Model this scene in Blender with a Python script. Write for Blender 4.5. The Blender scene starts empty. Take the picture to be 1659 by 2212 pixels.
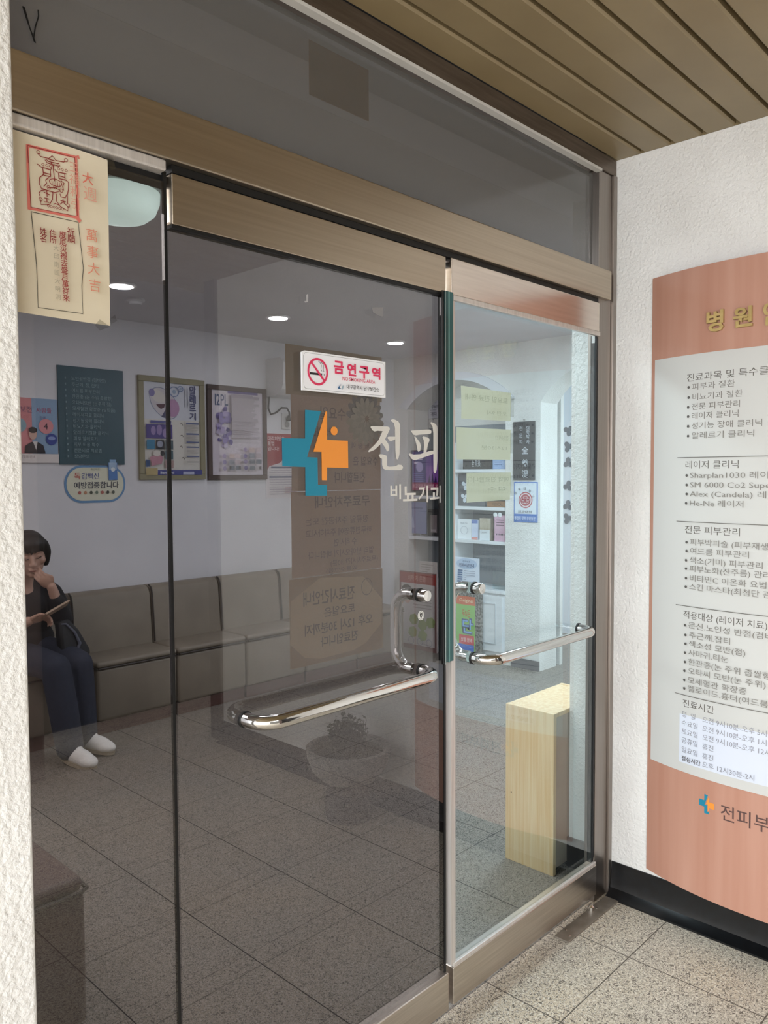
import bpy, bmesh, math, random
from mathutils import Vector, Matrix, geometry
random.seed(7)
SC = bpy.context.scene
COL = SC.collection

# ------------------------------------------------------------------ camera
F_PX, CX, CY = 1714.4, 829.5, 1106.0
CAM = Vector((0.0, -1.3405, 1.5))
ROT = ((0.6902, -0.0385, 0.7226), (-0.7236, -0.0296, 0.6896), (-0.0051, -0.9988, -0.0483))   # columns: right, down, forward
cd = bpy.data.cameras.new('camera'); cam = bpy.data.objects.new('camera', cd); COL.objects.link(cam)
R3 = Matrix([[r[0], -r[1], -r[2]] for r in ROT])
cam.matrix_world = Matrix.Translation(CAM) @ R3.to_4x4()
cd.sensor_fit = 'VERTICAL'; cd.sensor_height = 36.0; cd.lens = F_PX / 2212 * 36.0
cd.clip_start = 0.02; cd.clip_end = 100
SC.camera = cam

# ------------------------------------------------------------------ light and exposure
vs = SC.view_settings
vs.view_transform = 'Standard'; vs.look = 'None'; vs.gamma = 1.0; vs.use_curve_mapping = False
vs.exposure = 0.0
SKY_STRENGTH = 2.25
SKY_GLOW = 4.8
INNER_FILL_W = 46.0
DOWNLIGHT_EMIT = 110.0
w = bpy.data.worlds.new('sky'); SC.world = w; w.use_nodes = True
wn = w.node_tree; bg = wn.nodes['Background']
# bright overcast sky, brightest towards the hidden sun on the left of the entrance
g_ = wn.nodes.new('ShaderNodeTexCoord'); dp = wn.nodes.new('ShaderNodeVectorMath'); dp.operation = 'DOT_PRODUCT'
dp.inputs[1].default_value = Vector((-0.90, -0.32, 0.32)).normalized(); wn.links.new(g_.outputs['Generated'], dp.inputs[0])
mx_ = wn.nodes.new('ShaderNodeMath'); mx_.operation = 'MAXIMUM'; mx_.inputs[1].default_value = 0.0; wn.links.new(dp.outputs['Value'], mx_.inputs[0])
pw_ = wn.nodes.new('ShaderNodeMath'); pw_.operation = 'POWER'; pw_.inputs[1].default_value = 2.0; wn.links.new(mx_.outputs[0], pw_.inputs[0])
ma_ = wn.nodes.new('ShaderNodeMath'); ma_.operation = 'MULTIPLY_ADD'; ma_.inputs[1].default_value = SKY_GLOW; ma_.inputs[2].default_value = SKY_STRENGTH; wn.links.new(pw_.outputs[0], ma_.inputs[0])
bg.inputs[0].default_value = (0.94, 0.97, 1.0, 1); wn.links.new(ma_.outputs[0], bg.inputs[1])
SC.cycles.use_denoising = True
SC.cycles.max_bounces = 10; SC.cycles.diffuse_bounces = 5; SC.cycles.glossy_bounces = 5
SC.cycles.transparent_max_bounces = 24; SC.cycles.transmission_bounces = 8
SC.cycles.caustics_reflective = False; SC.cycles.caustics_refractive = False
SC.cycles.sample_clamp_indirect = 6.0

def area_lamp(name, loc, size, watts, color=(1, 1, 1), rot=(0, 0, 0), size_y=None):
    l = bpy.data.lights.new(name, 'AREA'); l.energy = watts; l.color = color; l.size = size
    if size_y: l.shape = 'RECTANGLE'; l.size_y = size_y
    o = bpy.data.objects.new(name, l); o.location = loc; o.rotation_euler = rot; COL.objects.link(o)
    return o
# fill lights added out of view to brighten the waiting room and room beyond
area_lamp('unseen_fill_light', (0.1, 1.9, 2.46), 1.2, INNER_FILL_W, (1, 0.97, 0.95))
area_lamp('unseen_fill_light', (3.95, 0.66, 2.46), 0.7, INNER_FILL_W * 1.15, (0.76, 0.89, 1))
area_lamp('unseen_fill_light', (6.2, 0.8, 2.46), 1.0, 22, (0.84, 0.93, 1))
area_lamp('entrance_fill_light', (1.9, 0.69, 2.47), 1.3, 20, (0.88, 0.95, 1), size_y=0.2)  # added behind the header to brighten the short wall inside the entrance

# ------------------------------------------------------------------ pixel <-> place
def ray(u, v):
    a, b = (u - CX) / F_PX, (v - CY) / F_PX
    return Vector([r[0] * a + r[1] * b + r[2] for r in ROT])
def at(u, v, ax, val):
    """the point of the plane coordinate[ax] = val that the photograph shows at pixel u, v"""
    r = ray(u, v); return CAM + r * ((val - CAM[ax]) / r[ax])

# ------------------------------------------------------------------ materials
def srgb(h):
    if isinstance(h, str):
        h = h.lstrip('#'); c = [int(h[i:i + 2], 16) / 255 for i in (0, 2, 4)]
    else: c = [x / 255 for x in h]
    return tuple(x / 12.92 if x <= 0.04045 else ((x + 0.055) / 1.055) ** 2.4 for x in c)
_M = {}
def new_mat(name):
    m = bpy.data.materials.new(name); m.use_nodes = True
    nt = m.node_tree; return m, nt, nt.nodes, nt.links, nt.nodes['Principled BSDF']
def flat(col, rough=0.6, metal=0.0, spec=0.5, name=None):
    key = (col if isinstance(col, str) else tuple(col), rough, metal, spec)
    if key in _M: return _M[key]
    m, nt, N, L, p = new_mat(name or 'paint')
    p.inputs['Base Color'].default_value = (*srgb(col), 1)
    p.inputs['Roughness'].default_value = rough; p.inputs['Metallic'].default_value = metal
    p.inputs['Specular IOR Level'].default_value = spec
    # faint procedural unevenness of the surface
    tc = N.new('ShaderNodeNewGeometry'); no = N.new('ShaderNodeTexNoise'); no.inputs['Scale'].default_value = 14; no.inputs['Detail'].default_value = 3
    L.new(tc.outputs['Position'], no.inputs['Vector'])
    mr = N.new('ShaderNodeMapRange'); mr.inputs[1].default_value = 0.3; mr.inputs[2].default_value = 0.7
    mr.inputs[3].default_value = max(0.02, rough - 0.04); mr.inputs[4].default_value = min(1, rough + 0.04)
    L.new(no.outputs[0], mr.inputs[0]); L.new(mr.outputs[0], p.inputs['Roughness'])
    _M[key] = m; return m
def noise_mix(name, c0, c1, scale, rough=0.6, metal=0.0, stretch=(1, 1, 1), lo=0.35, hi=0.65, detail=4, bump=0.0, bscale=None, spec=0.5, dist=0.002):
    m, nt, N, L, p = new_mat(name)
    g = N.new('ShaderNodeNewGeometry'); mp = N.new('ShaderNodeMapping'); mp.inputs['Scale'].default_value = stretch
    L.new(g.outputs['Position'], mp.inputs['Vector'])
    no = N.new('ShaderNodeTexNoise'); no.inputs['Scale'].default_value = scale; no.inputs['Detail'].default_value = detail
    L.new(mp.outputs[0], no.inputs['Vector'])
    mr = N.new('ShaderNodeMapRange'); mr.inputs[1].default_value = lo; mr.inputs[2].default_value = hi; L.new(no.outputs[0], mr.inputs[0])
    mx = N.new('ShaderNodeMix'); mx.data_type = 'RGBA'; mx.inputs[6].default_value = (*srgb(c0), 1); mx.inputs[7].default_value = (*srgb(c1), 1)
    L.new(mr.outputs[0], mx.inputs[0]); L.new(mx.outputs[2], p.inputs['Base Color'])
    p.inputs['Roughness'].default_value = rough; p.inputs['Metallic'].default_value = metal; p.inputs['Specular IOR Level'].default_value = spec
    if bump:
        n2 = N.new('ShaderNodeTexNoise'); n2.inputs['Scale'].default_value = bscale or scale; n2.inputs['Detail'].default_value = 3
        L.new(mp.outputs[0], n2.inputs['Vector'])
        b = N.new('ShaderNodeBump'); b.inputs['Strength'].default_value = bump; b.inputs['Distance'].default_value = dist
        L.new(n2.outputs[0], b.inputs['Height']); L.new(b.outputs[0], p.inputs['Normal'])
    return m
M_STUCCO = noise_mix('white_stucco', '#e6e3de', '#f2f0ec', 3, 0.75, bump=1.0, bscale=95, dist=0.005)
M_INWALL = noise_mix('white_wall_paint', '#e2e2e6', '#eaeaee', 2, 0.7, bump=0.3, bscale=160, dist=0.001)
M_STEEL = noise_mix('brushed_steel', '#c9c0b6', '#dcd3c9', 30, 0.30, 1.0, stretch=(0.15, 0.15, 6), lo=0.3, hi=0.7, bump=0.05, bscale=60)
M_STEEL_V = noise_mix('brushed_steel_upright', '#99918a', '#a49b94', 30, 0.36, 1.0, stretch=(6, 6, 0.12), lo=0.3, hi=0.7)
M_BRASSY = noise_mix('worn_brushed_steel', '#b8aa98', '#c6b9a7', 14, 0.34, 1.0, stretch=(0.12, 0.5, 9), lo=0.3, hi=0.7, detail=6)
M_ALU = noise_mix('pale_aluminium', '#cbc4be', '#ddd6d0', 40, 0.35, 0.35, stretch=(5, 5, 0.1))
M_ALURAIL = noise_mix('satin_steel', '#dccfc4', '#e6dacf', 20, 0.22, 1.0, stretch=(0.2, 0.2, 5))
M_CHROME = flat('#d9d7d4', 0.06, 1.0, name='chrome')
M_BLACK = flat('#0a0a0b', 0.5, name='black_rubber')
M_CANOPY = noise_mix('olive_brown_metal', '#8f7d5c', '#968462', 5, 0.42, 0.0, spec=0.6)
M_COVE = noise_mix('black_vinyl', '#0b0c0e', '#131518', 40, 0.30, bump=0.15, bscale=30)
M_DARKPOST = noise_mix('dark_steel', '#2c2a2a', '#373434', 8, 0.4, 0.3)

def granite(name, cols=('#d8c9b1', '#d0c7b7', '#f0e8da', '#746b61', '#655d54')):
    m, nt, N, L, p = new_mat(name)
    g = N.new('ShaderNodeNewGeometry')
    def noise(sc, det=2, dist=0.0):
        n = N.new('ShaderNodeTexNoise'); n.inputs['Scale'].default_value = sc; n.inputs['Detail'].default_value = det; n.inputs['Distortion'].default_value = dist
        L.new(g.outputs['Position'], n.inputs['Vector']); return n
    def ramp(src, lo, hi):
        r = N.new('ShaderNodeMapRange'); r.inputs[1].default_value = lo; r.inputs[2].default_value = hi; L.new(src, r.inputs[0]); return r.outputs[0]
    def mix(f, a, b):
        x = N.new('ShaderNodeMix'); x.data_type = 'RGBA'; L.new(f, x.inputs[0])
        for k, c in ((6, a), (7, b)):
            if isinstance(c, str): x.inputs[k].default_value = (*srgb(c), 1)
            else: L.new(c, x.inputs[k])
        return x.outputs[2]
    base = mix(ramp(noise(2.6, 2).outputs[0], 0.35, 0.65), cols[0], cols[1])
    base = mix(ramp(noise(150, 2).outputs[0], 0.48, 0.62), base, cols[2])
    spk = mix(ramp(noise(120, 2, 2.2).outputs[0], 0.535, 0.585), base, cols[3])
    # joints of the 40 cm slabs
    sep = N.new('ShaderNodeSeparateXYZ'); L.new(g.outputs['Position'], sep.inputs[0])
    def joint(out, off):
        a = N.new('ShaderNodeMath'); a.operation = 'ADD'; a.inputs[1].default_value = 40 - off + 0.2; L.new(out, a.inputs[0])
        b = N.new('ShaderNodeMath'); b.operation = 'MODULO'; b.inputs[1].default_value = 0.4; L.new(a.outputs[0], b.inputs[0])
        c = N.new('ShaderNodeMath'); c.operation = 'SUBTRACT'; c.inputs[1].default_value = 0.2; L.new(b.outputs[0], c.inputs[0])
        d = N.new('ShaderNodeMath'); d.operation = 'ABSOLUTE'; L.new(c.outputs[0], d.inputs[0])
        e = N.new('ShaderNodeMath'); e.operation = 'LESS_THAN'; e.inputs[1].default_value = 0.0018; L.new(d.outputs[0], e.inputs[0]); return e.outputs[0]
    mxm = N.new('ShaderNodeMath'); mxm.operation = 'MAXIMUM'; L.new(joint(sep.outputs[0], 1.847), mxm.inputs[0]); L.new(joint(sep.outputs[1], -0.235), mxm.inputs[1])
    fin = mix(mxm.outputs[0], spk, cols[4])
    L.new(fin, p.inputs['Base Color']); p.inputs['Roughness'].default_value = 0.5; p.inputs['Specular IOR Level'].default_value = 0.3
    return m
M_GRANITE = granite('speckled_granite')
M_GRANITE_IN = granite('speckled_granite_dark_colours', ('#8d8378', '#857f78', '#9a9188', '#3c3834', '#2e2a27'))  # slab pattern of the outer floor in darker colours

def paper(name, c0, c1, scale=8, trans=0.45):
    m = noise_mix(name, c0, c1, scale, 0.8); nt = m.node_tree; p = nt.nodes['Principled BSDF']; out = nt.nodes['Material Output']
    tr = nt.nodes.new('ShaderNodeBsdfTranslucent'); mx = nt.nodes.new('ShaderNodeMixShader'); mx.inputs[0].default_value = trans
    nt.links.new(p.inputs['Base Color'].links[0].from_socket, tr.inputs[0]); nt.links.new(p.outputs[0], mx.inputs[1]); nt.links.new(tr.outputs[0], mx.inputs[2]); nt.links.new(mx.outputs[0], out.inputs[0]); return m
def glass(name, tint, f0=0.068, dust=0.0, rough=0.0):
    m = bpy.data.materials.new(name); m.use_nodes = True; nt = m.node_tree; N, L = nt.nodes, nt.links; N.clear()
    out = N.new('ShaderNodeOutputMaterial'); mx = N.new('ShaderNodeMixShader'); tr = N.new('ShaderNodeBsdfTransparent'); gl = N.new('ShaderNodeBsdfGlossy')
    tr.inputs[0].default_value = (*tint, 1); gl.inputs['Roughness'].default_value = rough; gl.inputs[0].default_value = (1, 1, 1, 1)
    lw = N.new('ShaderNodeLayerWeight'); lw.inputs[0].default_value = 0.5
    pw = N.new('ShaderNodeMath'); pw.operation = 'POWER'; pw.inputs[1].default_value = 5.0; L.new(lw.outputs['Facing'], pw.inputs[0])
    ma = N.new('ShaderNodeMath'); ma.operation = 'MULTIPLY_ADD'; ma.inputs[1].default_value = 1 - f0; ma.inputs[2].default_value = f0; L.new(pw.outputs[0], ma.inputs[0])
    L.new(ma.outputs[0], mx.inputs[0]); L.new(tr.outputs[0], mx.inputs[1]); L.new(gl.outputs[0], mx.inputs[2])
    if dust:
        df = N.new('ShaderNodeBsdfDiffuse'); df.inputs[0].default_value = (0.42, 0.40, 0.36, 1); m2 = N.new('ShaderNodeMixShader'); m2.inputs[0].default_value = dust
        L.new(mx.outputs[0], m2.inputs[1]); L.new(df.outputs[0], m2.inputs[2]); L.new(m2.outputs[0], out.inputs[0])
    else: L.new(mx.outputs[0], out.inputs[0])
    return m
M_GLASS_DARK = glass('grey_tinted_glass', (0.62, 0.60, 0.60))
M_GLASS_CLEAR = glass('clear_greenish_glass', (0.89, 0.96, 0.972))
M_GLASS_TRANSOM = glass('dark_filmed_glass', (0.50, 0.50, 0.51), 0.045, 0.20, 0.12)
M_TAPE = glass('clear_tape', (0.80, 0.80, 0.78), 0.10)
M_TEAL = None

def emit(name, col, s):
    m = bpy.data.materials.new(name); m.use_nodes = True; nt = m.node_tree; N, L = nt.nodes, nt.links; N.clear()
    out = N.new('ShaderNodeOutputMaterial'); e = N.new('ShaderNodeEmission'); e.inputs[0].default_value = (*col, 1); e.inputs[1].default_value = s
    L.new(e.outputs[0], out.inputs[0]); return m

# ------------------------------------------------------------------ mesh building
WORLD = {}
def wloc(o): return WORLD.get(o.name, Vector((0, 0, 0)))
def tag(o, label=None, cat=None, group=None, kind=None):
    if label: o['label'] = label
    if cat: o['category'] = cat
    if group: o['group'] = group
    if kind: o['kind'] = kind
    return o
def thing(name, label, cat, loc, group=None):
    o = bpy.data.objects.new(name, None); o.empty_display_size = 0.1; COL.objects.link(o)
    o.location = loc; WORLD[o.name] = Vector(loc)
    return tag(o, label, cat, group)
class MB:
    def __init__(s): s.v = []; s.f = []; s.mi = []; s.mats = []
    def m(s, mat):
        if mat not in s.mats: s.mats.append(mat)
        return s.mats.index(mat)
    def add(s, vs, fs, mat=None):
        b = len(s.v); s.v += [Vector(x) for x in vs]; k = s.m(mat) if mat else 0
        for f in fs: s.f.append([b + i for i in f]); s.mi.append(k)
        return s
    def box(s, x0, y0, z0, x1, y1, z1, mat=None, bev=0.0):
        if bev:
            bm = bmesh.new(); bmesh.ops.create_cube(bm, size=1)
            for v in bm.verts: v.co = Vector(((x0 + x1) / 2 + v.co.x * (x1 - x0), (y0 + y1) / 2 + v.co.y * (y1 - y0), (z0 + z1) / 2 + v.co.z * (z1 - z0)))
            bmesh.ops.bevel(bm, geom=bm.edges[:], offset=bev, segments=3, affect='EDGES', profile=0.5)
            bm.verts.index_update()
            s.add([v.co.copy() for v in bm.verts], [[v.index for v in f.verts] for f in bm.faces], mat); bm.free(); return s
        return s.add([(x0, y0, z0), (x1, y0, z0), (x1, y1, z0), (x0, y1, z0), (x0, y0, z1), (x1, y0, z1), (x1, y1, z1), (x0, y1, z1)],
                     [(3, 2, 1, 0), (4, 5, 6, 7), (0, 1, 5, 4), (1, 2, 6, 5), (2, 3, 7, 6), (3, 0, 4, 7)], mat)
    def quad(s, a, b, c, d, mat=None): return s.add([a, b, c, d], [(0, 1, 2, 3)], mat)
    def prism(s, poly, fn, w0, w1, mat=None):
        """poly of (u, v) extruded between w0 and w1, placed by fn(u, v, w)"""
        n = len(poly); vs = [fn(u, v, w0) for u, v in poly] + [fn(u, v, w1) for u, v in poly]
        tri = geometry.tessellate_polygon([[Vector((u, v, 0)) for u, v in poly]])
        fs = [tuple(t) for t in tri] + [tuple(i + n for i in reversed(t)) for t in tri] + [(i, (i + 1) % n, (i + 1) % n + n, i + n) for i in range(n)]
        return s.add(vs, fs, mat)
    def tube(s, path, rad, seg=12, mat=None, cap=True):
        P = [Vector(p) for p in path]; n = len(P); R = rad if isinstance(rad, (list, tuple)) else [rad] * n
        t0 = (P[1] - P[0]).normalized(); up = Vector((0, 0, 1)) if abs(t0.z) < 0.9 else Vector((1, 0, 0))
        nrm = t0.cross(up).normalized(); vs = []
        for i in range(n):
            t = (P[min(i + 1, n - 1)] - P[max(i - 1, 0)]).normalized()
            nrm = (nrm - t * nrm.dot(t)).normalized(); bi = t.cross(nrm)
            for k in range(seg):
                a = 2 * math.pi * k / seg; vs.append(P[i] + (nrm * math.cos(a) + bi * math.sin(a)) * R[i])
        fs = [(i * seg + k, i * seg + (k + 1) % seg, (i + 1) * seg + (k + 1) % seg, (i + 1) * seg + k) for i in range(n - 1) for k in range(seg)]
        if cap: fs += [tuple(reversed(range(seg))), tuple(range((n - 1) * seg, n * seg))]
        return s.add(vs, fs, mat)
    def lathe(s, prof, c, seg=32, axis=(0, 0, 1), mat=None, sx=1, sy=1):
        ax = Vector(axis).normalized(); a = ax.orthogonal().normalized() if abs(ax.z) < 0.99 else Vector((1, 0, 0)); b = ax.cross(a); c = Vector(c)
        vs = [c + ax * h + (a * math.cos(2 * math.pi * k / seg) * sx + b * math.sin(2 * math.pi * k / seg) * sy) * r for r, h in prof for k in range(seg)]
        n = len(prof)
        fs = [(i * seg + k, i * seg + (k + 1) % seg, (i + 1) * seg + (k + 1) % seg, (i + 1) * seg + k) for i in range(n - 1) for k in range(seg)]
        fs += [tuple(reversed(range(seg))), tuple(range((n - 1) * seg, n * seg))]
        return s.add(vs, fs, mat)
    def ball(s, c, r, seg=16, rings=10, mat=None, rot=None):
        c = Vector(c); r = Vector(r if hasattr(r, '__len__') else (r, r, r)); vs = []
        for i in range(rings + 1):
            th = math.pi * i / rings
            for k in range(seg):
                ph = 2 * math.pi * k / seg
                d = Vector((r.x * math.sin(th) * math.cos(ph), r.y * math.sin(th) * math.sin(ph), r.z * math.cos(th)))
                if rot: d = rot @ d
                vs.append(c + d)
        fs = [(i * seg + k, (i + 1) * seg + k, (i + 1) * seg + (k + 1) % seg, i * seg + (k + 1) % seg) for i in range(rings) for k in range(seg)]
        return s.add(vs, fs, mat)
    def build(s, name, mat=None, parent=None, smooth=None, bevel=0.0, kind=None, origin=None, sharp=0.6):
        lo = Vector([min(v[i] for v in s.v) for i in range(3)]); hi = Vector([max(v[i] for v in s.v) for i in range(3)])
        org = Vector(origin) if origin else Vector(((lo.x + hi.x) / 2, (lo.y + hi.y) / 2, lo.z))
        me = bpy.data.meshes.new(name); me.from_pydata([v - org for v in s.v], [], s.f)
        for m in (s.mats or [mat]): me.materials.append(m)
        if s.mats: me.polygons.foreach_set('material_index', s.mi)
        if smooth:
            me.polygons.foreach_set('use_smooth', [True] * len(me.polygons))
            bm = bmesh.new(); bm.from_mesh(me); bmesh.ops.remove_doubles(bm, verts=bm.verts, dist=1e-6)
            bmesh.ops.recalc_face_normals(bm, faces=bm.faces)
            for e in bm.edges:
                if len(e.link_faces) == 2 and e.calc_face_angle(0) > sharp: e.smooth = False
            bm.to_mesh(me); bm.free()
        me.validate(); me.update()
        o = bpy.data.objects.new(name, me); COL.objects.link(o)
        o.location = org - (wloc(parent) if parent else Vector((0, 0, 0))); o.parent = parent; WORLD[o.name] = org
        if bevel:
            b = o.modifiers.new('bevel', 'BEVEL'); b.width = bevel; b.segments = 3; b.limit_method = 'ANGLE'
        if kind: o['kind'] = kind
        return o
def struct(name, mb, mat=None, parent=None, **k):
    return mb.build(name, mat, parent, kind=None if parent else 'structure', **k)

# ------------------------------------------------------------------ flat print: shapes and lettering laid on a surface
_T = {}
def txt2d(body, bold=0.0, spacing=1.0, shear=0.0, line=1.0, align='LEFT'):
    k = (body, bold, spacing, shear, line, align)
    if k not in _T:
        cu = bpy.data.curves.new('lettering', 'FONT'); cu.body = body; cu.offset = bold; cu.resolution_u = 2; cu.space_character = spacing; cu.shear = shear; cu.space_line = line; cu.align_x = align
        o = bpy.data.objects.new('lettering', cu); me = bpy.data.meshes.new_from_object(o)
        _T[k] = ([(v.co.x, v.co.y) for v in me.vertices], [tuple(p.vertices) for p in me.polygons])
        bpy.data.objects.remove(o); bpy.data.meshes.remove(me); bpy.data.curves.remove(cu)
    return _T[k]
class Art(MB):
    def __init__(s, fn, step=0.00025): super().__init__(); s.fn = fn; s.w = step; s.step = step
    def up(s): s.w += s.step; return s
    def pt(s, u, v): return s.fn(u, v, s.w)
    def poly(s, pts, col, rough=0.55):
        tri = geometry.tessellate_polygon([[Vector((a, b, 0)) for a, b in pts]])
        s.add([s.pt(a, b) for a, b in pts], [tuple(t) for t in tri], flat(col, rough) if not hasattr(col, 'node_tree') else col); return s.up()
    def rect(s, u0, v0, u1, v1, col, n=1):
        if n == 1: return s.poly([(u0, v0), (u1, v0), (u1, v1), (u0, v1)], col)
        vs = []; fs = []
        for i in range(n + 1):
            u = u0 + (u1 - u0) * i / n; vs += [s.pt(u, v0), s.pt(u, v1)]
            if i: fs.append((2 * i - 2, 2 * i, 2 * i + 1, 2 * i - 1))
        s.add(vs, fs, flat(col)); return s.up()
    def oval(s, u, v, a, b=None, col='#000000', n=28, rot=0):
        b = b or a; c, q = math.cos(rot), math.sin(rot)
        return s.poly([(u + a * math.cos(t) * c - b * math.sin(t) * q, v + a * math.cos(t) * q + b * math.sin(t) * c) for t in [2 * math.pi * k / n for k in range(n)]], col)
    def round_rect(s, u0, v0, u1, v1, r, col, n=8):
        pts = []
        for cx, cy, a0 in ((u1 - r, v1 - r, 0), (u0 + r, v1 - r, 90), (u0 + r, v0 + r, 180), (u1 - r, v0 + r, 270)):
            pts += [(cx + r * math.cos(math.radians(a0 + 90 * k / n)), cy + r * math.sin(math.radians(a0 + 90 * k / n))) for k in range(n + 1)]
        return s.poly(pts, col)
    def stroke(s, pts, wd, col, closed=False):
        P = [Vector(p) for p in pts]; n = len(P); vs = []; fs = []
        W = wd if isinstance(wd, (list, tuple)) else [wd] * n
        for i in range(n):
            a = P[(i - 1) % n] if closed or i else P[0]; b = P[(i + 1) % n] if closed or i < n - 1 else P[-1]
            t = (b - a); t = t.normalized() if t.length else Vector((1, 0)); nn = Vector((-t.y, t.x)) * W[i] / 2
            vs += [s.pt(*(P[i] + nn)), s.pt(*(P[i] - nn))]
        m = n if closed else n - 1
        for i in range(m): j = (i + 1) % n; fs.append((2 * i, 2 * i + 1, 2 * j + 1, 2 * j))
        s.add(vs, fs, flat(col)); return s.up()
    def ring(s, u, v, a, b, wd, col, n=32): return s.stroke([(u + a * math.cos(2 * math.pi * k / n), v + b * math.sin(2 * math.pi * k / n)) for k in range(n)], wd, col, True)
    def text(s, body, col, box=None, at=None, h=None, bold=0.0, spacing=1.0, mat=None, align='LEFT', rot=0.0, **k):
        vs, fs = txt2d(body, bold, spacing, align=align, **k)
        if not vs: return s
        x0, x1 = min(a for a, b in vs), max(a for a, b in vs); y0, y1 = min(b for a, b in vs), max(b for a, b in vs)
        if box: su = (box[2] - box[0]) / (x1 - x0); sv = (box[3] - box[1]) / (y1 - y0); q = [(box[0] + (a - x0) * su, box[1] + (b - y0) * sv) for a, b in vs]
        else:
            c, d = math.cos(rot), math.sin(rot); q = [(at[0] + (a * c - b * d) * h, at[1] + (a * d + b * c) * h) for a, b in vs]
        s.add([s.pt(a, b) for a, b in q], fs, mat or flat(col)); return s.up()
def plane_y(y, sign=-1): return lambda u, v, w: Vector((u, y + sign * w, v))          # read from the street side: u = x, v = z
def plane_y_flip(y, x0): return lambda u, v, w: Vector((x0 - u, y - w, v))              # lettering seen from its back
def plane_x(x): return lambda u, v, w: Vector((x - w, -u, v))                         # wall facing -x: u = -y
# ================================================================== the setting
W = 2.5645                       # the side wall outside
XR, YB, ZC = 5.10, 3.40, 2.49    # waiting room: right wall, back wall, ceiling
struct('floor', MB().box(-4, -14, -0.1, 9, 0.015, 0), M_GRANITE)
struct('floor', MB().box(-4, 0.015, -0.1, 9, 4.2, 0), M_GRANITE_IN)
# slatted canopy over the entrance: slats run along the glass front, dark gaps between
c = MB()
for i in range(26):
    y1 = -0.004 if i == 0 else -0.1045 - 0.1033 * (i - 1); y0 = -0.0925 - 0.1033 * i
    prof = [(y0, 2.60), (y0, 2.574), (y0 + 0.005, 2.568), (y1 - 0.005, 2.568), (y1, 2.574), (y1, 2.60)]
    c.prism(prof, lambda u, v, w_: Vector((w_, u, v)), -2.6, W, M_CANOPY)
c.box(-2.6, -2.70, 2.603, W + 0.3, 0.1, 2.66, M_BLACK).box(W + 0.0005, -2.70, 2.5685, W + 0.3, 0.1, 2.6025, M_CANOPY)
struct('ceiling', c)
struct('wall_right', MB().box(W, -2.36, 0, W + 0.28, 0.0, 2.5675), M_STUCCO)
struct('trim_1', MB().box(W - 0.02, -2.46, 0, W + 0.28, -2.3605, 2.60), M_DARKPOST, bevel=0.004)
# stuccoed pier at the left edge of the glass front
struct('wall_left', MB().box(-2.6, -0.035, 0, 0.526, 0.12, 2.565), M_STUCCO, bevel=0.006)
struct('wall_front', MB().box(2.627, 0.001, 0, 5.4, 0.14, 2.6).box(2.627, 0.1401, 0, 3.0, 0.20, ZC), M_STUCCO)
# pillar of the canopy and two unseen walls added to shape light and reflections
M_PILLAR = noise_mix('pinkish_stone', '#8d7f7c', '#9a8a86', 20, 0.5)
struct('wall_pillar', MB().box(1.15, -2.95, 0, 1.62, -2.5, 2.60), M_PILLAR, bevel=0.01)
M_DARK_SCREEN = noise_mix('dark_screen_wall', '#3a3735', '#45413e', 3, 0.7)
struct('wall_unseen_screen', MB().box(1.75, -3.5, 0, 9, -3.2, 3.2), M_DARK_SCREEN)  # unseen, added so the glass reflects something dark
struct('wall_unseen_screen', MB().box(-3.5, -7.5, 0, 1.6, -7.0, 4.2), noise_mix('grey_screen_wall', '#77746f', '#83807a', 3, 0.8))  # unseen, added to hold back sky light from the street-facing surfaces
# black vinyl cove skirting under the side wall
cv = [(W, 0.115), (W - 0.004, 0.115), (W - 0.008, 0.05), (W - 0.014, 0.025), (W - 0.032, 0.012), (W - 0.05, 0.006), (W - 0.05, 0.0), (W, 0.0)]
struct('baseboard_right', MB().prism(cv, lambda u, v, w_: Vector((u, w_, v)), -2.36, -0.012), M_COVE, smooth=True)

# ---- glass front
struct('trim_2', MB().box(0.5, -0.018, 2.085, 2.512, 0.05, 2.182), M_BRASSY, bevel=0.003)                      # header
struct('trim_3', MB().box(0.5, -0.012, 2.064, 0.812, 0.04, 2.0845), M_ALU, bevel=0.004)                        # lip over the side light
t = MB().box(2.458, 0.0, 0, 2.540, 0.040, 2.512).box(2.5405, -0.010, 0, W - 0.0005, 0.075, 2.512)
struct('trim_4', t, M_STEEL_V, bevel=0.002)                                                                     # end post
struct('trim_5', MB().box(0.5, -0.006, 2.5125, W - 0.0005, 0.06, 2.567), noise_mix('grey_brown_steel', '#6d6257', '#7d7166', 18, 0.45, 0.8, stretch=(0.3, 1, 5)), bevel=0.002)
struct('trim_6', MB().box(0.5, -0.010, 2.5035, 2.457, 0.012, 2.5120), flat('#d5d2cc', 0.4))                      # pale bead
struct('trim_7', MB().box(0.5, 0.012, 2.0500, 1.64, 0.045, 2.0635).box(0.83, 0.0, 2.0700, 2.45, 0.045, 2.0845).box(0.8145, 0.006, 0.0, 0.8215, 0.012, 2.07), M_BLACK)   # dark gaps and seal
win = MB().box(0.5, 0.026, 2.1825, 2.4575, 0.034, 2.5030)
struct('window_1', win, M_GLASS_TRANSOM)
struct('window_2', MB().box(0.45, 0.004, 0.0, 0.8140, 0.014, 2.0495), M_GLASS_DARK)
# soffit behind the transom
struct('trim_8', MB().box(-1.6, 0.14, ZC, XR, 0.30, 2.6), M_INWALL)

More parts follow.
